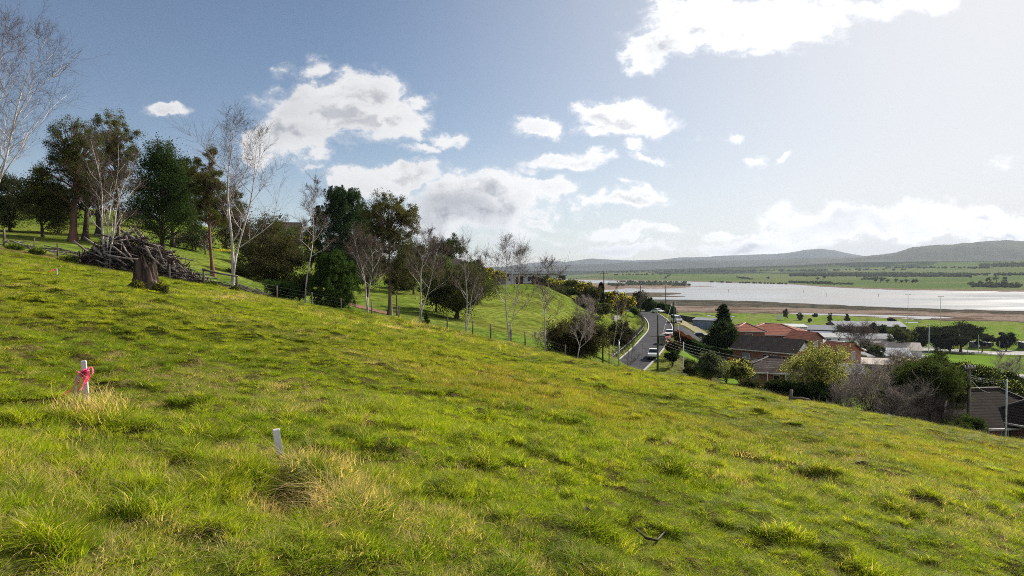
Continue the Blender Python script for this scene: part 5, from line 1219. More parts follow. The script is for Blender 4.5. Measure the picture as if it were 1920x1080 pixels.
    for side, al, z0, ww, hh, mt in wins:
        c, a = place(side, al, z0, ww, hh); R = Matrix.Rotation(a, 3, 'Z')
        f = MB(); bw = .09
        for dx, dz, sx, sz in ((0, hh / 2, ww + bw, bw), (0, -hh / 2, ww + bw + .1, bw), (-ww / 2, 0, bw, hh - bw), (ww / 2, 0, bw, hh - bw)) + (((0, 0, bw * .7, hh - bw),) if ww > 1.1 else ()):
            f.box(c + R @ Vector((dx, -.03, dz)), (sx, .10, sz), M=R)
        fo = f.build('window', M['white'], root); g = MB(); g.box(c + R @ Vector((0, -.006, 0)), (ww, .03, hh), M=R); g.build('pane', M[mt], fo)
    for side, al, ww, hh, mt in doors:
        c, a = place(side, al, 0, ww, hh); R = Matrix.Rotation(a, 3, 'Z'); g = MB(); g.box(c + R @ Vector((0, -.01, 0)), (ww, .06, hh), M=R); do = g.build('door', M[mt], root)  # dark ones are flat panels, shade inside an opening put into colour
        f = MB(); f.box(c + R @ Vector((0, -.05, hh / 2 + .06)), (ww + .2, .08, .12), M=R)
        for s in (-1, 1): f.box(c + R @ Vector((s * (ww / 2 + .05), -.05, 0)), (.1, .08, hh), M=R)
        f.build('door_frame', M['white'], do)
    for ax, ay, hh in posts: g = MB(); g.box((ax, ay, hh / 2), (.14, .14, hh)); g.build('verandah_post', M['white'], root)
    PADS.append((x, y, max(w, d) * .5, z - .05, 8)) if pad else None
    return root
def houses():
    G, Cn, Wd = 'glass', 'curtain', 'white'
    # brick houses below the road
    house('brick_house', 'two storey brick house with the big red hipped roof', 1448, 182, 657, 17, 13, 4.8, 2.2, -.35, 'hip', M['brickDark'], M['rRed'], [('f', -5, 3.0, 1.6, 1.1, G), ('f', -1.5, 3.2, 1.6, 1.3, G), ('f', 3, 3.2, 1.6, 1.1, G), ('f', 6.5, 3.2, 1.2, 1.1, G)], [], M['ridge'])
    house('brick_house', 'lower wing with a small red hip left of the big red roof', 1398, 176, 649, 7.5, 9, 4.3, 1.6, -.15, 'hip', M['brickDark'], M['rRed'], [('f', 0, 2.6, 1.6, 1.1, G)], [], M['ridge'])
    house('brick_house', 'small red gabled brick house right of the big red roof', 1508, 172, 657, 6.2, 6, 3.2, 1.6, -1.0, 'gable', M['brickDark'], M['rRed'], [('f', 1, 1.2, 1.4, 1.2, G), ('r', 0, 1.1, 1.4, 1.4, Cn)], [])
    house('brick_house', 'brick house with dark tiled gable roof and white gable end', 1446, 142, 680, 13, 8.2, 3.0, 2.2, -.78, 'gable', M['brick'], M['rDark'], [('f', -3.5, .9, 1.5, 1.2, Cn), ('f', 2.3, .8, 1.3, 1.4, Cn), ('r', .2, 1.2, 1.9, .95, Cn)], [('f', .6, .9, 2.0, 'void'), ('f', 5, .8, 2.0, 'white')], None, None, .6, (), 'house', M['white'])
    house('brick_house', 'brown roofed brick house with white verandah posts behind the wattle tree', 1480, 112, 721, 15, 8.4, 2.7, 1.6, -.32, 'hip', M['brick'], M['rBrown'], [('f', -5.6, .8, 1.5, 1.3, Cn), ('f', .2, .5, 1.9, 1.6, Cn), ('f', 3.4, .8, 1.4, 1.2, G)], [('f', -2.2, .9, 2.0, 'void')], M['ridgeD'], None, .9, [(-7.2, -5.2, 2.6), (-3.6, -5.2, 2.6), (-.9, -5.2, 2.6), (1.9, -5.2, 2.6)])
    house('brick_house', 'small brick house with red gable left of the carport', 1576, 142, 678, 5.6, 5.2, 2.5, 1.5, -1.05, 'gable', M['brick'], M['rRed'], [('r', 0, .6, 1.1, 1.8, Cn), ('f', 2, 1, 1.2, 1.1, G)], [('f', -1.5, .9, 2.0, 'white')])
    house('brick_house', 'brick house with dark tiled hipped roof close below the crest at the right edge', 1824, 70, 822, 14, 8.5, 2.5, 2.5, .12, 'hip', M['brickDark'], M['rNear'], [('f', 3.8, .9, 1.6, 1.2, Cn), ('f', 0, .9, 1.4, 1.2, G)], [('f', 5.6, .9, 2.0, 'white')], M['ridgeD'], None, .7)
    house('brick_house', 'second dark tiled wing running out past the right edge', 1984, 67, 828, 11, 7.5, 2.5, 2.3, .45, 'hip', M['brickDark'], M['rNear'], [('f', -2, .9, 1.4, 1.2, Cn)], [], M['ridgeD'], None, .7)
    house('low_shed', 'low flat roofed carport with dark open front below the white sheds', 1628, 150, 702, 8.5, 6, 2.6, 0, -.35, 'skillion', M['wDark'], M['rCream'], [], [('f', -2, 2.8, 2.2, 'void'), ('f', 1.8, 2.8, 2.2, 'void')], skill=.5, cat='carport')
    house('pale_house', 'pale roofed low house behind the wattle tree', 1556, 118, 716, 9, 7, 2.2, 1.0, -.3, 'gable', M['white'], M['rGrey'], [('f', 0, .9, 1.3, 1.0, G)], [])
    house('pale_house', 'white roofed house at the right edge below the car park', 1912, 116, 752, 13, 8, 2.6, 1.6, -.4, 'hip', M['white'], M['rWhite'], [('f', 0, .9, 1.6, 1.1, G)], [], None)
    house('pale_house', 'second pale roof at the right edge beyond the white one', 1925, 136, 740, 14, 8, 2.6, 1.4, .2, 'hip', M['white'], M['rCream'], [('f', -2, .9, 1.6, 1.1, G)], [])
    # sheds and halls on the flat
    house('metal_hall', 'blue grey hall with a single slope roof in the pale yard', 1668, 330, 681, 17, 12, 4.2, 0, -.35, 'skillion', M['rBlue'], M['rBlue'], [('f', 4.5, 2.6, 4.5, 1.0, G), ('f', -4.5, 1.2, 1.6, 1.2, G)], [], skill=2.4, cat='hall')
    house('metal_hall', 'cream roofed hall behind the blue grey hall', 1680, 356, 666, 21, 14, 3.6, 3.2, -.35, 'gable', M['white'], M['rCream'], [('f', -4, 1.2, 1.6, 1.2, G)], [], cat='hall')
    house('metal_hall', 'low grey annexe in front of the blue grey hall', 1672, 314, 690, 18, 6, 2.6, 0, -.35, 'skillion', M['wGrey'], M['rWhite'], [('f', 2, 1.0, 1.8, 1.0, G)], [('f', 6, 1.0, 2.0, 'void')], skill=.4, cat='annexe')
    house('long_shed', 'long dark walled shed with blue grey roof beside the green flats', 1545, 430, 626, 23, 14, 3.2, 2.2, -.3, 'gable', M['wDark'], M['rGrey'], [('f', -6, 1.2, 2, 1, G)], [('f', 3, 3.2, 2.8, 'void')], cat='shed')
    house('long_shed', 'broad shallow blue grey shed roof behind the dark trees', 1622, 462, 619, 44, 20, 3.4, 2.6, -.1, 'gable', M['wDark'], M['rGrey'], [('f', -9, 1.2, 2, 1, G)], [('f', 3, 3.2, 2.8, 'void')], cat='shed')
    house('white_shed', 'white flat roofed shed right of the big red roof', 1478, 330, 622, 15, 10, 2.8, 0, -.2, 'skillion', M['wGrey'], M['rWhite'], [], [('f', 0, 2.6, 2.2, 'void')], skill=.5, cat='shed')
    house('white_shed', 'white roofed shed beside the long dark walled one', 1550, 372, 640, 22, 11, 2.8, 1.6, -.25, 'gable', M['white'], M['rWhite'], [('f', -6, 1.2, 2.2, .9, G), ('f', 0, 1.2, 2.2, .9, G)], [('f', 5, 1.0, 2.0, 'void')], cat='shed')
    house('white_shed', 'white shed in front of the other white roofs', 1562, 326, 656, 20, 9, 2.8, 1.5, -.25, 'gable', M['white'], M['rWhite'], [('f', -5, 1.2, 2.2, .9, G), ('f', 1, 1.2, 2.2, .9, G)], [], cat='shed')
    house('white_shed', 'pale blue shed at the left end of the white sheds', 1532, 300, 664, 15, 8, 2.8, 1.4, -.25, 'gable', M['white'], M['rBlue'], [('f', 0, 1.2, 2.2, .9, G)], [], cat='shed')
    house('curved_hall', 'grey shallow roofed hall behind the bare tree', 1618, 372, 644, 27, 14, 3.4, 2.0, -.15, 'gable', M['white'], M['rGrey'], [('f', -6, 1.2, 2.2, .9, G), ('f', 6, 1.2, 2.2, .9, G)], [('f', 0, 1.6, 2.2, 'glass')], cat='hall')
    house('curved_hall', 'white walled hall with pale roof left of the dark round tree', 1652, 380, 650, 16, 10, 3.0, 1.6, -.15, 'gable', M['white'], M['rWhite'], [('f', -4, 1.0, 2.2, 1.0, G), ('f', 2, 1.0, 2.2, 1.0, G)], [], cat='hall')
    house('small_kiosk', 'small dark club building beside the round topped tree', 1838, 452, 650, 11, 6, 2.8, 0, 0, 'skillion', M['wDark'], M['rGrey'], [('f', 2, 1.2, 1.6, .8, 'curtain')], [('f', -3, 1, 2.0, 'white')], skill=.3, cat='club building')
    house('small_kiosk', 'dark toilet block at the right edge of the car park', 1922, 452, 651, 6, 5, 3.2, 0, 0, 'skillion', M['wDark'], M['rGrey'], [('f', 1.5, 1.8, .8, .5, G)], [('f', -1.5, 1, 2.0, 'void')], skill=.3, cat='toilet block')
    rg = random.Random(77)
    for k, (px, D, py, w, kd, wl, rf, lab) in enumerate([(1522, 345, 646, 9, 'gable', 'white', 'rWhite', 'tiny white roofed hut right of the small red gable'), (1598, 318, 664, 10, 'hip', 'white', 'rGrey', 'small grey roofed cottage at the near edge of the pale yard'), (1588, 392, 636, 12, 'gable', 'wGrey', 'rWhite', 'white roofed garage between the dark trees and the bare tree'),
            (1636, 348, 656, 9, 'gable', 'brickDark', 'rBrown', 'small brown roofed cottage behind the dark bush'), (1540, 398, 633, 11, 'gable', 'white', 'rBlue', 'pale blue roofed shed in the second row of sheds'), (1664, 372, 652, 8, 'gable', 'white', 'rCream', 'cream roofed hut left of the dark airy tree'),
            (1500, 300, 660, 8, 'gable', 'white', 'rGrey', 'grey roofed hut left end of the sheds'), (1610, 250, 678, 8, 'hip', 'white', 'rWhite', 'white roofed cottage behind the carport'), (1700, 288, 688, 9, 'gable', 'white', 'rWhite', 'white roofed hut at the right end of the pale yard'), (1560, 235, 684, 8, 'gable', 'brick', 'rRed', 'little red roofed cottage behind the small red gable')]):
        house('small_hut', lab, px, D, py, w, w * .6, 2.4, 1.2, rg.uniform(-.7, .3), kd, M[wl], M[rf], [('f', -w * .25, .9, 1.3, 1.0, G)], [('f', w * .2, .9, 1.9, 'white')], cat='hut')
    # up on the knoll
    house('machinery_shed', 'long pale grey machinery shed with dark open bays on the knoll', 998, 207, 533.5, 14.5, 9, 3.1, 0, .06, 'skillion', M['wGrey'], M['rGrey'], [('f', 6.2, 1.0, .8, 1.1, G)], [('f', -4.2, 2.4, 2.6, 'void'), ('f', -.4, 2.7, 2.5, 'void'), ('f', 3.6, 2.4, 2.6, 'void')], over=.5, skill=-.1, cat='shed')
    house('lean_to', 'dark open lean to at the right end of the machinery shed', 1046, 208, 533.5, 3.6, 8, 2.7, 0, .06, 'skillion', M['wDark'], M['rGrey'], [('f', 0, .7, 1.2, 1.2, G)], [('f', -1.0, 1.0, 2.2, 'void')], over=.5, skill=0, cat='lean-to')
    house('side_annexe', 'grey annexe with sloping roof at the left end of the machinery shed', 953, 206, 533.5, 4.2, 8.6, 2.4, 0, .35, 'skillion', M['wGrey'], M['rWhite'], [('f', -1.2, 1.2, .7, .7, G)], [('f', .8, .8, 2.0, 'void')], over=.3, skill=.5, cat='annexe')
    house('dark_house', 'dark roofed house sunk in shrubs left of the shed', 918, 232, 531, 9, 8, 2.2, 1.5, .1, 'hip', M['brickDark'], M['rDark'], [('f', 0, .9, 1.4, 1.1, G)], [], M['ridgeD'])
    house('dark_house', 'house with long dark sloping roof and pale gutter among yellow shrubs', 826, 160, 523, 9.5, 8, 2.2, 2.2, .42, 'gable', M['brickDark'], M['rDark'], [('r', 0, .9, 1.4, 1.1, G)], [], M['ridgeD'])
    house('dark_house', 'distant dark roof on the skyline above the feathery tree', 536, 225, 440, 9, 7, 2.0, 1.8, .15, 'gable', M['brick'], M['rDark'], [('f', 3, .9, 1.4, 1.1, G)], [], M['ridgeD'])
houses()

# ------------------------------------------------------------------ vehicles
def paint(name, c): return mat(name, c, .3, .1, .05, 2, spec=.6, coat=.6)
VP = {'white': paint('white_car_paint', (.75, .75, .74)), 'red': paint('red_car_paint', (.45, .03, .03)), 'black': paint('dark_car_paint', (.025, .03, .035)), 'silver': paint('silver_car_paint', (.40, .42, .44)), 'pink': paint('faded_red_paint', (.55, .10, .09))}
M['cglass'] = mat('car_glass', (.02, .025, .03), .05, var=.2, spec=.9); M['lamp'] = mat('headlamp_lens', (.75, .75, .72), .1, var=.1); M['tail'] = mat('tail_lamp', (.4, .02, .02), .2); M['hub'] = mat('wheel_hub', (.45, .45, .46), .4, .6)
def vehicle(label, cat, px, py, D, rz, style, col, ground=True):
    b = P(px, py, D); b.z = gz(b.x, b.y) + .05 if ground else b.z; root = empty(cat.replace(' ', '_'), b, rz); tag(root, label, cat)
    # side profiles (y along the car, front at -y)
    body = {'sedan': [(-2.2, .35), (-2.25, .62), (-2.1, .80), (-1.0, .92), (1.35, .95), (2.1, .90), (2.2, .6), (2.15, .35)],
            'wagon': [(-2.1, .35), (-2.15, .65), (-2.0, .85), (-1.1, .98), (1.9, 1.0), (2.1, .95), (2.15, .35)],
            'ute': [(-2.5, .45), (-2.55, .75), (-2.45, 1.0), (-1.35, 1.10), (.35, 1.12), (.4, 1.05), (2.55, 1.05), (2.6, .5)],
            'van': [(-2.3, .4), (-2.38, .8), (-2.2, 1.05), (-1.7, 1.15), (2.3, 1.2), (2.35, .4)]}[style]
    cab = {'sedan': [(-.95, .92), (-.35, 1.36), (.75, 1.38), (1.45, .94)], 'wagon': [(-1.0, .97), (-.4, 1.45), (1.6, 1.45), (1.95, .99)],
           'ute': [(-1.3, 1.09), (-.7, 1.68), (.25, 1.70), (.4, 1.1)], 'van': [(-1.85, 1.12), (-1.1, 1.9), (2.2, 1.95), (2.32, 1.18)]}[style]
    W_ = .86
    def shell(prof, w0, w1, z0, z1):
        vs = []
        for s in (-1, 1):
            for y, z in prof:
                k = (z - z0) / (z1 - z0 + 1e-6); vs.append((s * (w0 + (w1 - w0) * k), y, z))
        n = len(prof); return vs, [tuple(range(n)), tuple(range(2 * n - 1, n - 1, -1))] + [(i, n + i, n + (i + 1) % n, (i + 1) % n) for i in range(n)]
    m = MB(); m.add(*shell(body, W_, W_ - .03, .35, 1.1)); bo = m.build('body', col, root)
    m = MB(); z0, z1 = cab[0][1], max(c[1] for c in cab); m.add(*shell(cab, W_ - .06, W_ - .20, z0, z1)); m.build('cabin', col, root)
    # glass slightly proud of the cabin
    ym = (cab[1][0] + cab[2][0]) / 2; f, r_, r2_, e = cab
    def quad(name, pts, off):
        g = MB(); pts = [Vector(p) for p in pts]; n = (pts[1] - pts[0]).cross(pts[2] - pts[0]).normalized()
        if n.dot(Vector(off)) < 0: n = -n
        g.add([p + n * .012 for p in pts] + [p - n * .01 for p in pts], [(0, 1, 2, 3), (7, 6, 5, 4), (0, 1, 5, 4), (1, 2, 6, 5), (2, 3, 7, 6), (3, 0, 4, 7)]); g.build(name, M['cglass'], root)
    wf, wr = W_ - .12, W_ - .26
    quad('windscreen', [(-wf, f[0] * .93 + r_[0] * .07, f[1] * .93 + r_[1] * .07), (wf, f[0] * .93 + r_[0] * .07, f[1] * .93 + r_[1] * .07), (wr, r_[0] * .92 + f[0] * .08, r_[1] * .92 + f[1] * .08), (-wr, r_[0] * .92 + f[0] * .08, r_[1] * .92 + f[1] * .08)], (0, -1, .3))
    quad('rear_window', [(-wf, e[0] * .9 + r2_[0] * .1, e[1] * .9 + r2_[1] * .1), (wf, e[0] * .9 + r2_[0] * .1, e[1] * .9 + r2_[1] * .1), (wr, r2_[0] * .9 + e[0] * .1, r2_[1] * .9 + e[1] * .1), (-wr, r2_[0] * .9 + e[0] * .1, r2_[1] * .9 + e[1] * .1)], (0, 1, .3))
    for s in (-1, 1):
        zb = z0 + .06; zt = z1 - .07; xb = W_ - .06 - .02; xt = W_ - .20 + .015
        for y0, y1, y2, y3 in ((f[0] + .18, ym - .04, ym - .04, r_[0] + .05), (ym + .04, e[0] - .15, r2_[0] - .02, ym + .04)):
            quad('side_window', [(s * xb, y0, zb), (s * xb, y1, zb), (s * xt, y2, zt), (s * xt, y3, zt)], (s, 0, 0))
        g = MB(); g.box((s * .62, body[1][0] + .03, body[1][1] + .03), (.34, .08, .15)); g.build('headlight', M['lamp'], root)
        g = MB(); g.box((s * .68, body[-2][0] - .01 if style != 'wagon' else body[-2][0], .78), (.22, .06, .18)); g.build('tail_light', M['tail'], root)
        g = MB(); g.box((s * (W_ + .08), f[0] + .35, z0 + .1), (.18, .1, .13)); g.build('mirror', col, root)
        for y in (body[0][0] + .78, body[-1][0] - .75):
            g = MB(); g.tube([(s * (W_ - .20), y, .32), (s * (W_ + .02), y, .32)], [.33, .33], 16); wo_ = g.build('wheel', M['black'], root); g = MB(); g.tube([(s * (W_ + .0), y, .32), (s * (W_ + .035), y, .32)], [.20, .18], 10); g.build('hub', M['hub'], wo_)
    g = MB(); g.box((0, body[0][0] - .02, .5), (1.5, .08, .22)); g.build('grille', M['black'], root)
    if style == 'ute': g = MB(); g.box((0, 1.45, 1.062), (1.45, 1.9, .02)); g.build('tray', M['black'], root)
    return root
def rd(px, D):   # heading of the road there
    k = min(range(len(ROAD_L)), key=lambda i: abs(ROAD_L[i].y - D)); a = ROAD_L[min(k + 1, len(ROAD_L) - 1)] - ROAD_L[max(k - 1, 0)]; return atan2(-a.x, a.y)
vehicle('white utility truck parked at the roadside nearest the paddock', 'ute', 1225, 677, 118, rd(0, 118) + .1, 'ute', VP['white'])
vehicle('red car parked third in the roadside row', 'car', 1242, 647, 137, rd(0, 140), 'sedan', VP['red'])
vehicle('faded red car parked in the middle of the roadside row', 'car', 1249, 638, 144, rd(0, 147), 'wagon', VP['pink'])
vehicle('white car parked farthest in the roadside row', 'car', 1255, 630, 152, rd(0, 154), 'wagon', VP['white'])
vehicle('white van parked where the bank begins', 'van', 1268, 609, 184, .12, 'van', VP['white'])
vehicle('white car parked by the hedge at the bend', 'car', 1233, 589, 216, .5, 'sedan', VP['white'])
vehicle('dark sedan parked side on in the driveway', 'car', 1312, 622, 170, 1.35, 'sedan', VP['black'])
vehicle('white double cab utility truck in front of the shed bays', 'ute', 998, 533, 198, 1.25, 'ute', VP['white'])
vehicle('dark four wheel drive parked left of the shed', 'car', 927, 533, 200, 1.1, 'wagon', VP['silver'])
for i, (px, D, c) in enumerate([(1600, 352, 'white'), (1716, 396, 'white'), (1758, 436, 'silver')]):
    vehicle(['white car parked beside the white sheds', 'white car parked under the cypresses', 'silver car parked behind the cypresses'][i], 'car', px, 650, D, 1.2 + i, 'wagon', VP[c])

# ------------------------------------------------------------------ poles and wires
def pole(label, px, D, top, r=.14, arms=1, mt='pole', armw=2.2, trafo=False, az=0.0, lean=0.0, ins=True):
    b = gp(px, D); H = P(px, top, D).z - b.z; root = empty('power_pole', b - Vector((0, 0, .3))); tag(root, label, 'power pole'); H += .3
    m = MB(); m.tube([(0, 0, 0), (lean * H * .5, 0, H * .5), (lean * H, 0, H)], [r, r * .85, r * .7], 10); m.build('shaft', M[mt], root); R = Matrix.Rotation(az, 3, 'Z'); tips = []
    for k in range(arms):
        z = H - .35 - k * 1.6; c = Vector((lean * z, -.12, z)); w = armw * (1 - .25 * k); g = MB(); g.box(c, (w, .10, .12), M=R); g.build('crossarm', M['post'], root)
        for s in (-1, -.35, .35, 1) if ins else ():
            q = c + R @ Vector((s * w * .46, 0, .06)); g = MB(); g.lathe(q, [(.03, 0), (.07, .05), (.045, .1), (.075, .14), (.03, .22)], 8); g.build('insulator', M['white'], root); tips.append(Vector(root.location) + q + Vector((0, 0, .2)))
    if trafo:
        q = Vector((.55, -.1, H * .60)); g = MB(); g.box(q, (.95, .7, 1.3)); t_ = g.build('transformer', M['pole'], root)
        for k in range(7): g = MB(); g.box(q + Vector((-.42 + .14 * k, -.40, -.05)), (.03, .12, 1.05)); g.build('cooling_fin', M['steel'], t_)
        for k in (-1, 0, 1): g = MB(); g.lathe(q + Vector((k * .28, 0, .65)), [(.05, 0), (.08, .05), (.05, .1), (.08, .15), (.03, .25)], 8); g.build('bushing', M['white'], t_)
        g = MB(); g.box((-.3, -.12, H * .66), (1.8, .1, .12)); g.build('crossarm', M['post'], root)
    return tips, Vector(root.location) + Vector((lean * H, 0, H))
t1, e1 = pole('green grey pole carrying a box transformer beside the white utility truck', 1233, 100, 590, .17, 0, trafo=True)
t2, e2 = pole('dark pole with crossarm standing among the roadside cars', 1263, 150, 565, .17, 1, az=.4)
t3, e3 = pole('tall pole at the bend left of the round green bush', 1201, 205, 535, .17, 0)
t4, e4 = pole('tall pole behind the hedge right of the parked white car', 1248, 216, 536, .17, 0)
t5, e5 = pole('pole with crossarm standing above the column cypress', 1132, 186, 510, .17, 1, az=-.3)
t6, e6 = pole('thick grey pole with insulators before the dark tiled roof', 1816, 60, 683, .19, 1, 'post', 1.1, az=.2, lean=-.01)
t7, e7 = pole('slim pale pole near the right edge before the tiled roof', 1885, 56, 712, .085, 0, 'paleSteel')
t8, e8 = pole('slim white pole beside the clipped garden shrubs', 1281, 92, 641, .085, 0, 'white')
def wire(label, a, b, sag, r=.012):
    a = Vector(a); b = Vector(b); m = MB(); m.tube([a.lerp(b, t) - Vector((0, 0, sag * 4 * t * (1 - t))) for t in np.linspace(0, 1, 15)], [r] * 15, 4, cap=False); o = m.build('overhead_wire', M['wire']); tag(o, label, 'wire')
Hs = P(1505, 682, 112)
for k, nm in enumerate(['uppermost', 'second', 'third', 'lowest']):
    wire(nm + ' of four service wires running from the transformer pole towards the brown roofed house', e1 + Vector((.2, 0, -3.1 - k * .35)), Hs + Vector((0, 0, -.1 - k * .12)), .8 + .2 * k, .016)
wire('wire dropping from the farther roadside pole to the white car row', e2 + Vector((-.4, 0, -.3)), P(1232, 655, 118), .3, .015)
wire('wire from the farther roadside pole down to the clipped shrubs', e2 + Vector((.4, 0, -.3)), P(1276, 640, 92), .3, .012)
for k in range(3):
    wire(['upper', 'middle', 'lower'][k] + ' wire between the two poles before the tiled roof', e6 + Vector((.05, 0, -.95 - .16 * k)), e7 + Vector((0, 0, -.1 - .14 * k)), .12, .010)
wire('loose looping wire hanging from the thick grey pole', e6 + Vector((0, 0, -1.1)), e7 + Vector((0, .5, -.9)), .75, .009)
wire('wire running from the skyline pole left towards the shed', e5 + Vector((-.5, 0, -.5)), P(1058, 521, 207), .6, .02)
wire('wire running from the skyline pole down to the bend pole', e5 + Vector((.5, 0, -.5)), e3 + Vector((0, 0, -.4)), .9, .02)
wire('wire between the two tall poles at the bend', e3 + Vector((0, 0, -.3)), e4 + Vector((0, 0, -.3)), .4, .02)
def lamp_post(label, px, D, top, r, cat='light pole', head=True, mt='paleSteel'):
    b = gp(px, D); H = P(px, top, D).z - b.z; root = empty('light_pole', b); tag(root, label, cat); m = MB(); m.tube([(0, 0, -.3), (0, 0, H * .5), (0, 0, H)], [r, r * .85, r * .6], 8); m.build('shaft', M[mt], root)
    if head:
        m = MB(); m.box((0, 0, H), (H * .18, .25, .25)); m.build('crossbar', M[mt], root)
        for s in (-1, -.4, .4, 1): g = MB(); g.box((s * H * .085, -.15, H + .25), (.9, .5, .6)); g.build('floodlight', M['steel'], root)
lamp_post('floodlight tower with a flat lamp bar on the flats', 1702, 735, 553, .30)
lamp_post('floodlight tower with four lamps right of the other tower', 1763, 720, 556, .30)
lamp_post('tall bare pale pole in front of the dark cypresses', 1741, 300, 608, .22, 'pole', False)
for i, (px, D, top) in enumerate([(1798, 398, 626), (1814, 398, 640), (1834, 398, 628), (1858, 398, 642), (1874, 398, 640)]):
    lamp_post(['reddish goal net post nearest the cypress trunk', 'pale net post second from the cypress trunk', 'tall pale net post in the middle of the car park edge', 'dark net post right of the tall pale one', 'rightmost pale net post of the car park edge'][i], px, D, top, .16, 'pole', False, 'paleSteel' if i != 3 else 'post')
def rail():
    pts = [(1720 + 25 * k, 400) for k in range(12)]; root = empty('boundary_rail', gp(1800, 400)); tag(root, 'thin boundary rail between the oval and the car park', 'rail'); o = root.location; tp = []
    for px, D in pts: p = gp(px, D) - o; m = MB(); m.tube([p, p + Vector((0, 0, 1.1))], [.06, .06], 5); m.build('post', M['steel'], root); tp.append(p + Vector((0, 0, 1.1)))
    m = MB(); m.tube(tp, [.05] * len(tp), 5); m.build('rail', M['steel'], root)
rail()
# white screen on the flats
b = gp(1461, 800); b.z = max(b.z, .5); root = empty('sight_screen', b); tag(root, 'white square screen standing alone on the green flats', 'screen'); m = MB(); m.box((0, 0, 3.4), (5.2, .25, 5.6)); m.build('panel', M['white'], root)
for s in (-1, 1): m = MB(); m.box((s * 2.2, .3, 1.2), (.2, .5, 3.0)); m.build('leg', M['post'], root)
# river beacons
for i, (px, py) in enumerate([(1366, 547), (1507, 549), (1549, 555), (1647, 556)]):
    D = DW(py); p = P(px, py, D); p.z = 0; root = empty('river_beacon', p); tag(root, ['dark river beacon nearest the island', 'dark river beacon in mid stream', 'stout dark river beacon right of mid stream', 'slim pale river beacon nearest the near shore'][i], 'beacon', 'river beacons')
    m = MB(); m.tube([(0, 0, -2), (0, 0, 4.5)], [.45, .35], 8); m.build('pile', M['post'], root); m = MB(); m.box((0, 0, 5.2), (1.5, 1.5, 1.9), taper=.5); m.build('topmark', M['black'] if i < 3 else M['steel'], root)
# low brick wall by the driveway and stone wall in the garden
def wall_run(label, pts, h, w, mt, name='low_wall'):
    q = [gp(px, D) for px, D in pts]; m = MB(); o = q[0]
    for a, b_ in zip(q[:-1], q[1:]):
        d = b_ - a; c = (a + b_) / 2 - o; m.box((c.x, c.y, c.z + h / 2 - .3), (Vector((d.x, d.y)).length, w, h + .6), rz=atan2(d.y, d.x))
    ob = m.build(name, mt); ob.location = o; tag(ob, label, 'wall'); return ob
wall_run('pale brick entrance wall beside the column cypress lawn', [(1150, 168), (1161, 171)], 1.1, .4, M['paleb'] if 'paleb' in M else M['concrete'])
wall_run('dark stone retaining wall in the garden below the reddish hedge', [(1296, 132), (1322, 134)], 1.5, .5, M['stone'])
wall_run('dark paling fence running down to the grey garden shed', [(1262, 245), (1300, 228), (1340, 206)], 2.4, .15, M['post'], 'paling_fence')
house('garden_shed', 'blue grey sheet metal garden shed at the end of the paling fence', 1330, 206, 616, 9, 4.5, 2.5, 0, -.5, 'skillion', M['rBlue'], M['rGrey'], [], [('f', 2, .9, 1.9, 'wGrey')], skill=.4, over=.2, cat='shed')
wall_run('pale panel fence along the yard behind the wattle tree', [(1575, 150), (1612, 156)], 2.0, .12, M['curtain'], 'panel_fence')

# ------------------------------------------------------------------ hedges and trees around the houses
def hedge(label, pts, h, w, leaf, seed, leaf2=None, ls=.3, n=5000, top=None, cat='hedge'):
    rng = np.random.default_rng(seed); q = [gp(px, D) for px, D in pts]; o = q[0]; C = []
    for a, b_ in zip(q[:-1], q[1:]):
        d = b_ - a; m = n; t = rng.random(m); s = np.array([d.y, -d.x]) / (Vector((d.x, d.y)).length + 1e-6)
        x = (rng.random(m) * 2 - 1); z = rng.random(m) ** .7; k = rng.random(m); edge = k < .55; x = np.where(edge, np.sign(x) * (.85 + .15 * rng.random(m)), x); z = np.where(~edge, .88 + .12 * rng.random(m), z)
        x = x * (1 - .25 * z); hh = h * (1 + .12 * (vnoise(t * 7, t * 0, seed) - .5)); C.append(np.stack([a.x - o.x + d.x * t + s[0] * x * w / 2, a.y - o.y + d.y * t + s[1] * x * w / 2, a.z - o.z + d.z * t + z * hh], 1))
    C = np.concatenate(C) + rng.normal(size=(len(C) * 1 and sum(len(c) for c in C) if isinstance(C, list) else len(C), 3)) * .05; me = leaves_mesh('hedge', C, None, ls, ls * .55, leaf, rng, .3, None, 1, leaf2, .35)
    if top is not None:
        me.materials.append(top); k = len(me.materials) - 1; zz = np.array([p.center[2] for p in me.polygons]); mi = np.zeros(len(zz), np.int32); me.polygons.foreach_get('material_index', mi); zt = C[:, 2]; mi[zz > np.percentile(zz, 62)] = k; me.polygons.foreach_set('material_index', mi)
    ob = link(bpy.data.objects.new('clipped_hedge', me)); ob.location = o; tag(ob, label, cat)
hedge('long clipped hedge with rusty red top beside the red cars', [(1268, 134), (1318, 131)], 3.0, 2.6, M['conif'], 1, M['dark'], .3, 14000, M['hedgeRed'])
hedge('dark hedge continuing right of the rusty topped hedge', [(1318, 134), (1368, 136)], 2.6, 3.0, M['dark'], 2, M['conif'], .3, 9000)
hedge('dark hedge with rusty top below the white gabled house', [(1362, 122), (1392, 120)], 2.6, 2.2, M['dark'], 3, M['conif'], .28, 8000, M['hedgeRed'])
hedge('dark hedge with lime green top below the white gabled house', [(1394, 120), (1446, 117)], 2.2, 2.2, M['conif'], 4, M['dark'], .28, 9000, M['wattle'])
hedge('black green hedge bank along the garden terrace', [(1330, 112), (1412, 109)], 3.2, 2.6, M['dark'], 5, M['dark'], .3, 12000)
hedge('dark overgrown hedge hiding the foot of the crest right of the garden', [(1446, 72), (1500, 70), (1560, 66)], 2.4, 3, M['dark'], 6, M['conif'], .2, 12000)
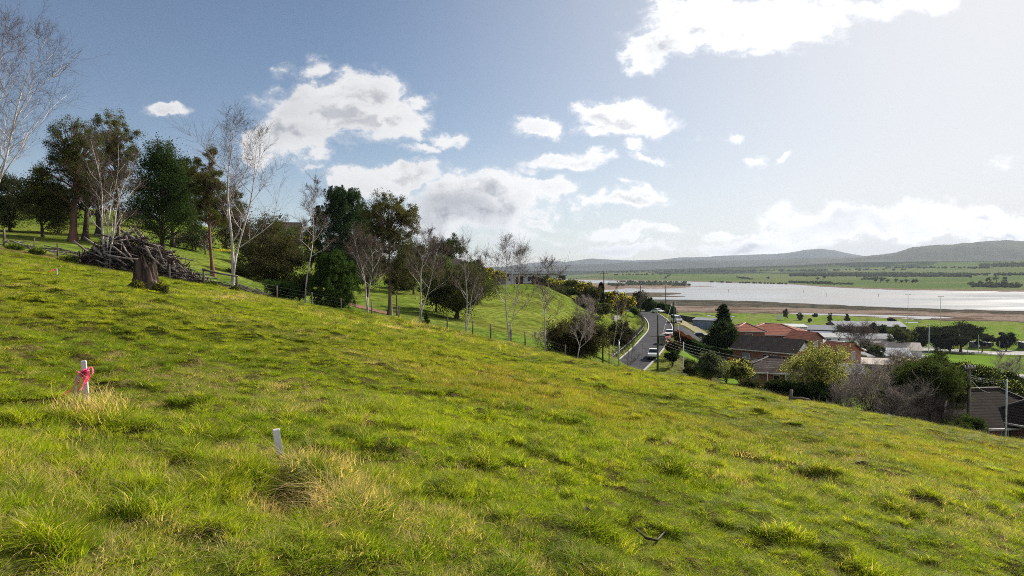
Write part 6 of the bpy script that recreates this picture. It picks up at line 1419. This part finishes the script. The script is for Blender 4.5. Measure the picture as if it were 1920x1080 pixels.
for i, a in enumerate([
    ('clipped ball shrub with rusty top beside the red car', 1262, 118, 640, 26, 660, 'dark', 'hedgeRed', 3000), ('clipped dark dome shrub below the ball shrub', 1260, 110, 658, 26, 676, 'dark', 'conif', 2600),
    ('round grey green shrub over the stone wall', 1293, 100, 674, 20, 690, 'olive', 'conif', 1500), ('grey green bush beside the slim white pole', 1296, 88, 682, 30, 712, 'olive', 'brown', 2500),
    ('low shrub in front of the transformer pole garden', 1318, 92, 690, 34, 716, 'brown', 'olive', 2000), ('yellow green rounded shrub right of the silvery tree', 1362, 98, 676, 44, 706, 'wattle', 'olive', 3000),
    ('yellow topped dark shrub before the dark hedge bank', 1392, 100, 674, 40, 700, 'dark', 'wattle', 3000), ('small dark tree on the garden lawn', 1388, 92, 680, 44, 712, 'gumdark', 'wattle', 3500),
    ('brown shrub on the crest below the verandah', 1415, 74, 712, 60, 748, 'brown', 'olive', 4000), ('grey green shrub on the crest left of the dark hedge', 1460, 72, 708, 60, 752, 'olive', 'dark', 4500),
    ('dark bush right below the wattle tree', 1530, 68, 712, 70, 768, 'dark', 'conif', 6000), ('dark tree behind the wattle tree beside the carport', 1596, 200, 640, 30, 668, 'gumdark', 'dark', 2000),
    ('low dark bush before the tiled roof', 1822, 56, 786, 70, 812, 'conif', 'olive', 4500), ('low leafy bush creeping over the crest by the pole', 1790, 54, 790, 50, 806, 'olive', 'conif', 3000),
    ('round pale shrub beside the carport', 1612, 158, 664, 18, 676, 'blossom', 'olive', 900), ('small weeping shrub right of the blossom thicket', 1676, 62, 710, 40, 760, 'olive', 'brown', 2500),
    ('dark thicket at the far right below the tiled roof', 1910, 78, 742, 60, 790, 'brown', 'dark', 2500), ('shrub left of the dark house among the rusty hedges', 1384, 150, 640, 22, 672, 'olive', 'conif', 1200)]):
    lab, px, D, top, w, low, l1, l2, n = a; leafy('garden_shrub', lab, 'shrub', px, D, top, w, low, M[l1], M['bark'], 120 + i, 'bush', n, leaf2=M[l2], f2=.4, clumps=20, group='garden shrubs')
leafy('spruce_tree', 'dark pointed conifer between the driveway and the red roof', 'conifer', 1355, 158, 570, 48, 640, M['conif'], M['bark'], 150, 'cone', 9000, leaf2=M['dark'], f2=.6, clumps=46)
leafy('dark_tree', 'broad black green tree below the pointed conifer', 'tree', 1352, 148, 602, 60, 668, M['dark'], M['bark'], 151, 'round', 8000, leaf2=M['conif'], f2=.2)
leafy('silvery_tree', 'silvery green young tree on the crest right of the slim white pole', 'tree', 1332, 82, 660, 52, 712, M['silver'] if 'silver' in M else M['olive'], M['bark'], 152, 'round', 5000, leaf2=M['olive'], f2=.4)
leafy('wattle_tree', 'wattle tree covered in creamy yellow blossom before the brown roof', 'wattle', 1532, 72, 642, 112, 740, M['gumdark'], M['bark'], 153, 'gum', 9000, leaf2=M['wattle'], f2=.55, clumps=40, trunk=.13)
leafy('leaning_tree', 'big olive tree with leaning dark trunk before the yard', 'tree', 1742, 60, 672, 112, 745, M['olive'], M['bark'], 154, 'round', 12000, leaf2=M['conif'], f2=.45, trunk=.16, clumps=40, lean=0)
leafy('leaning_tree', 'lower right limb mass of the big olive tree', 'tree', 1786, 61, 700, 56, 775, M['olive'], M['bark'], 155, 'round', 4000, leaf2=M['gumdark'], f2=.4, trunk=.1)
leafy('dark_tree', 'dark tree behind the big olive tree beside the oval', 'tree', 1750, 110, 655, 84, 720, M['dark'], M['bark'], 156, 'cypress', 6000, leaf2=M['olive'], f2=.3)
leafy('dark_tree', 'dark tree with golden tips behind the thick grey pole', 'tree', 1830, 84, 674, 110, 752, M['dark'], M['bark'], 157, 'cypress', 11000, leaf2=M['wattle'], f2=.13, clumps=40)
leafy('dark_tree', 'dark tree with golden tips right of the thick grey pole', 'tree', 1884, 92, 690, 64, 748, M['dark'], M['bark'], 158, 'round', 4500, leaf2=M['wattle'], f2=.1)
leafy('dark_tree', 'grey brown tree in front of the pale yard', 'tree', 1700, 96, 672, 70, 725, M['brown'], M['bark'], 159, 'bush', 3500, leaf2=M['blossom'], f2=.3, gap=-.1)
LEAFMUL_OLD = LEAFMUL
for i, (lab, px, D, top, w, st) in enumerate([
    ('leafless thicket with pale blossom behind the crest', 1646, 62, 700, 100, 3), ('tall pale blossoming twigs right of the wattle tree', 1612, 66, 706, 60, 2), ('leafless grey thicket under the leaning tree', 1692, 57, 738, 80, 3),
    ('leafless dark thicket left of the thick pole', 1752, 56, 758, 70, 3), ('leafless brown thicket at the foot of the wattle tree', 1575, 62, 742, 60, 2)]):
    bare('bare_thicket', lab, px, D, top, 170 + i, w, 0, st, 'thicket', bark='brush', twig='twigpale' if i != 3 else 'brush', r=.04, rt=.010, low=.1, dense=.7)
leafy('blossom_bush', 'blossoming bush sprinkled with pale flowers behind the crest', 'bush', 1645, 64, 700, 110, 775, M['brown'], M['brush'], 176, 'bush', 2600, leaf2=M['blossom'], f2=.55, clumps=44, gap=-.02)
leafy('blossom_bush', 'paler blossoming bush between the thicket and the olive tree', 'bush', 1692, 68, 706, 70, 770, M['brown'], M['brush'], 177, 'bush', 2000, leaf2=M['blossom'], f2=.6, clumps=30, gap=-.05)
bare('bare_tree', 'leafless round tree before the grey hall roof', 1606, 300, 622, 180, 66, 0, 2, 'tree', bark='twigpale', twig='twig', r=.25, rt=.010, low=.25)
bare('bare_tree', 'leafless tree at the edge of the oval near the right side', 1890, 130, 668, 181, 46, 0, 3, 'tree', bark='twigpale', twig='twigpale', r=.10, rt=.009, low=.2)
bare('bare_tree', 'tiny leafless tree beside the far left side of the yard', 1690, 150, 672, 182, 50, 0, 3, 'tree', bark='twigpale', twig='twigpale', r=.10, rt=.008, low=.15)
for i, (px, D, top, w, low, st, leaf, lab) in enumerate([
    (1755, 412, 607, 84, 648, 'cypress', 'cyp', 'wide wind shaped cypress behind the tall bare pole'), (1720, 408, 630, 34, 652, 'round', 'cyp', 'small round dark tree left of the wide cypresses'),
    (1802, 420, 600, 74, 646, 'cypress', 'cyp', 'tallest spiky cypress on the flats'), (1842, 424, 622, 34, 650, 'cypress', 'cyp', 'small leaning cypress at the right end of the cypress group'),
    (1780, 404, 620, 60, 652, 'round', 'cyp', 'dark low tree filling the middle of the cypress group'), (1886, 448, 622, 32, 652, 'round', 'cyp', 'round topped dark tree standing alone in the car park'), (1860, 455, 628, 10, 646, 'round', 'dark', 'tiny topped tree beside the club building'),
    (1685, 360, 610, 40, 650, 'gum', 'gumdark', 'dark airy tree right of the pale hall'), (1705, 372, 618, 24, 642, 'round', 'gumdark', 'round olive tree behind the dark airy tree'), (1660, 400, 612, 44, 634, 'round', 'dark', 'dark trees before the broad shed roof'), (1634, 405, 605, 22, 634, 'round', 'dark', 'pointed dark tree poking above the broad shed roof'),
    (1592, 400, 612, 40, 634, 'round', 'dark', 'dark tree left of the bare round tree'), (1625, 330, 638, 34, 668, 'round', 'dark', 'dark tree left of the blue grey hall'), (1645, 318, 645, 30, 672, 'round', 'gumdark', 'dark bush in front of the blue grey hall'),
    (1500, 790, 587, 12, 600, 'gum', 'gumdark', 'lone small tree on the flats second from the white screen'), (1472, 800, 577, 11, 597, 'gum', 'gumdark', 'lone small tree just right of the white screen'), (1529, 850, 588, 8, 594, 'round', 'dark', 'small dark bush on the flats'),
    (1556, 700, 584, 9, 607, 'gum', 'gumdark', 'slim paired tree in the middle of the flats'), (1588, 660, 589, 15, 606, 'cone', 'cyp', 'small dark conifer behind the long sheds'), (1518, 760, 597, 6, 603, 'round', 'dark', 'tiny bush below the lone small tree'), (1672, 640, 598, 14, 602, 'round', 'dark', 'low dark bush on the flats left of the tower'),
    (1640, 800, 0, 0, 0, None, None, None)]):
    if st is None: continue
    leafy('flats_tree', lab, 'tree', px, D, top, w, low, M[leaf], M['bark'], 200 + i, st, int(500 + w * 70), trunk=max(.15, w * D / 1280 * .03), clumps=20 if w > 20 else 10, ls=max(.4, D * .0016), group='trees on the flats')
# far bank: hedgerow trees one by one, woods as masses
FT = [(1545, 524, 7, 8), (1533, 525, 5, 5), (1641, 529, 5, 5), (1651, 529, 10, 7), (1664, 530, 7, 6), (1680, 530, 8, 7), (1690, 530, 6, 5), (1700, 530, 8, 7), (1711, 530, 6, 6), (1717, 530, 9, 6), (1852, 531, 10, 12), (1868, 530, 12, 16), (1884, 530, 10, 13), (1820, 536, 14, 8), (1836, 536, 16, 9), (1858, 537, 18, 10), (1880, 537, 18, 10), (1900, 538, 18, 9), (1440, 523, 6, 4), (1180, 531, 9, 5)]
def far_tree(px, py, w, h, seed, lab, lo=1700, hi=5600, group='trees on the far bank'):
    D = find_D(px, py, lo, hi, 1600); leafy('far_tree', lab, 'tree', px, D, row(gp(px, D))[1] - h, w, row(gp(px, D))[1] - h * .25, M['gumdark' if seed % 2 else 'dark'], M['bark'], seed, 'round', 160, ls=D * .0011, clumps=7, trunk=D * .0005, group=group)
for i, (px, py, w, h) in enumerate(FT):
    side = 'in the hedgerow of the far green fields' if 1600 < px < 1730 else 'on the wooded point by the far shore at right' if px > 1800 else 'standing alone on the far green slope'
    far_tree(px, py, w, h, 300 + i, 'small round dark tree ' + side)
def mass(label, bands, seed, mt, mt2=None):
    """far woods: many small crowns along bands (px0, py0, px1, py1, crown rows, number)"""
    rng = np.random.default_rng(seed); C = []
    for px0, py0, px1, py1, h, n in bands:
        for _ in range(n):
            t = rng.random(); px = px0 + (px1 - px0) * t; py = py0 + (py1 - py0) * t + rng.normal() * h * .18; D = find_D(px, py, 1700, 7000, 500); p = gp(px, D); R = h * D / 1280 * .5 * rng.uniform(.6, 1.3)
            q, _d = blob_points(rng, (p.x, p.y, max(p.z, 0) + R * .8), (R * 1.3, R * 1.3, R), 60, .4); C.append(q)
    C = np.concatenate(C); d_ = np.median(C[:, 1]); me = leaves_mesh('far_woods', C, None, d_ * .0016, d_ * .0012, mt, rng, 0, None, 1, mt2, .4); tag(link(bpy.data.objects.new('far_woods', me)), label, kind='stuff')
mass('dark scrub along the far shore and field edges', [(1155, 529.5, 1290, 531, 2.5, 60), (1330, 529, 1480, 533, 2.2, 60), (1480, 530, 1560, 531, 3.0, 110), (1525, 532, 1600, 533, 2.3, 80), (1615, 524, 1660, 523, 3, 60), (1825, 537, 1915, 538, 5, 120), (1150, 516, 1260, 514, 2, 40), (1246, 523, 1258, 514, 2, 14), (1380, 521, 1410, 524, 3, 14)], 400, M['dark'], M['gumdark'])
mass('belt of far woods behind the green fields', [(1480, 517, 1640, 517, 4.5, 330), (1600, 514, 1820, 515, 3.5, 300), (1620, 518, 1820, 518, 4.5, 300), (1500, 508, 1700, 506, 3, 60), (1820, 515, 1930, 516, 4, 60), (1840, 500, 1930, 498, 7, 70), (1640, 502, 1860, 503, 3, 70), (1120, 511, 1480, 508, 3, 120)], 401, M['gumdark'], M['dark'])
def island():
    rng = np.random.default_rng(9); C = []
    for k in range(150):
        t = rng.random(); px = 1140 + 155 * t; py = 536.2 + rng.normal() * .8; D = DW(py); z = 3.2; hgt = 1.5 + 6.5 * sin(pi * min(1, max(0, t))) ** .6; R = hgt * rng.uniform(.5, 1.1) + 1.0
        C.append(blob_points(rng, ((px - 960) / 1280 * D, D, z + R * .7), (R * 1.8, R * 1.8, R), 60, .4)[0])
    for px, hh in ((1176, 14), (1183, 16), (1200, 12), (1207, 13), (1229, 15)):
        D = DW(536); C.append(blob_points(rng, ((px - 960) / 1280 * D, D, 6 + hh * .4), (3, 3, hh * .55), 160, .3)[0])
    me = leaves_mesh('island_scrub', np.concatenate(C), None, 3.0, 2.2, M['dark'], rng, 0, None, 1, M['gumdark'], .4); tag(link(bpy.data.objects.new('island_scrub', me)), 'dark scrub covering the low river island', kind='stuff')
island()

build_ground()

# ------------------------------------------------------------------ air
hz = MB(); hz.box((0, 5500, 315), (40000, 33000, 700)); 
hm = bpy.data.materials.new('haze_air'); hm.use_nodes = True; t = NT(hm.node_tree); t.n.clear()
pv = t.new('ShaderNodeVolumePrincipled'); pv.inputs['Density'].default_value = 3.5e-5; pv.inputs['Color'].default_value = (.74, .84, 1, 1); pv.inputs['Anisotropy'].default_value = 0.0
o_ = t.new('ShaderNodeOutputMaterial'); t.link(pv.outputs[0], o_.inputs['Volume'])
tag(hz.build('haze', hm), 'pale air that greys the distant hills', kind='stuff')
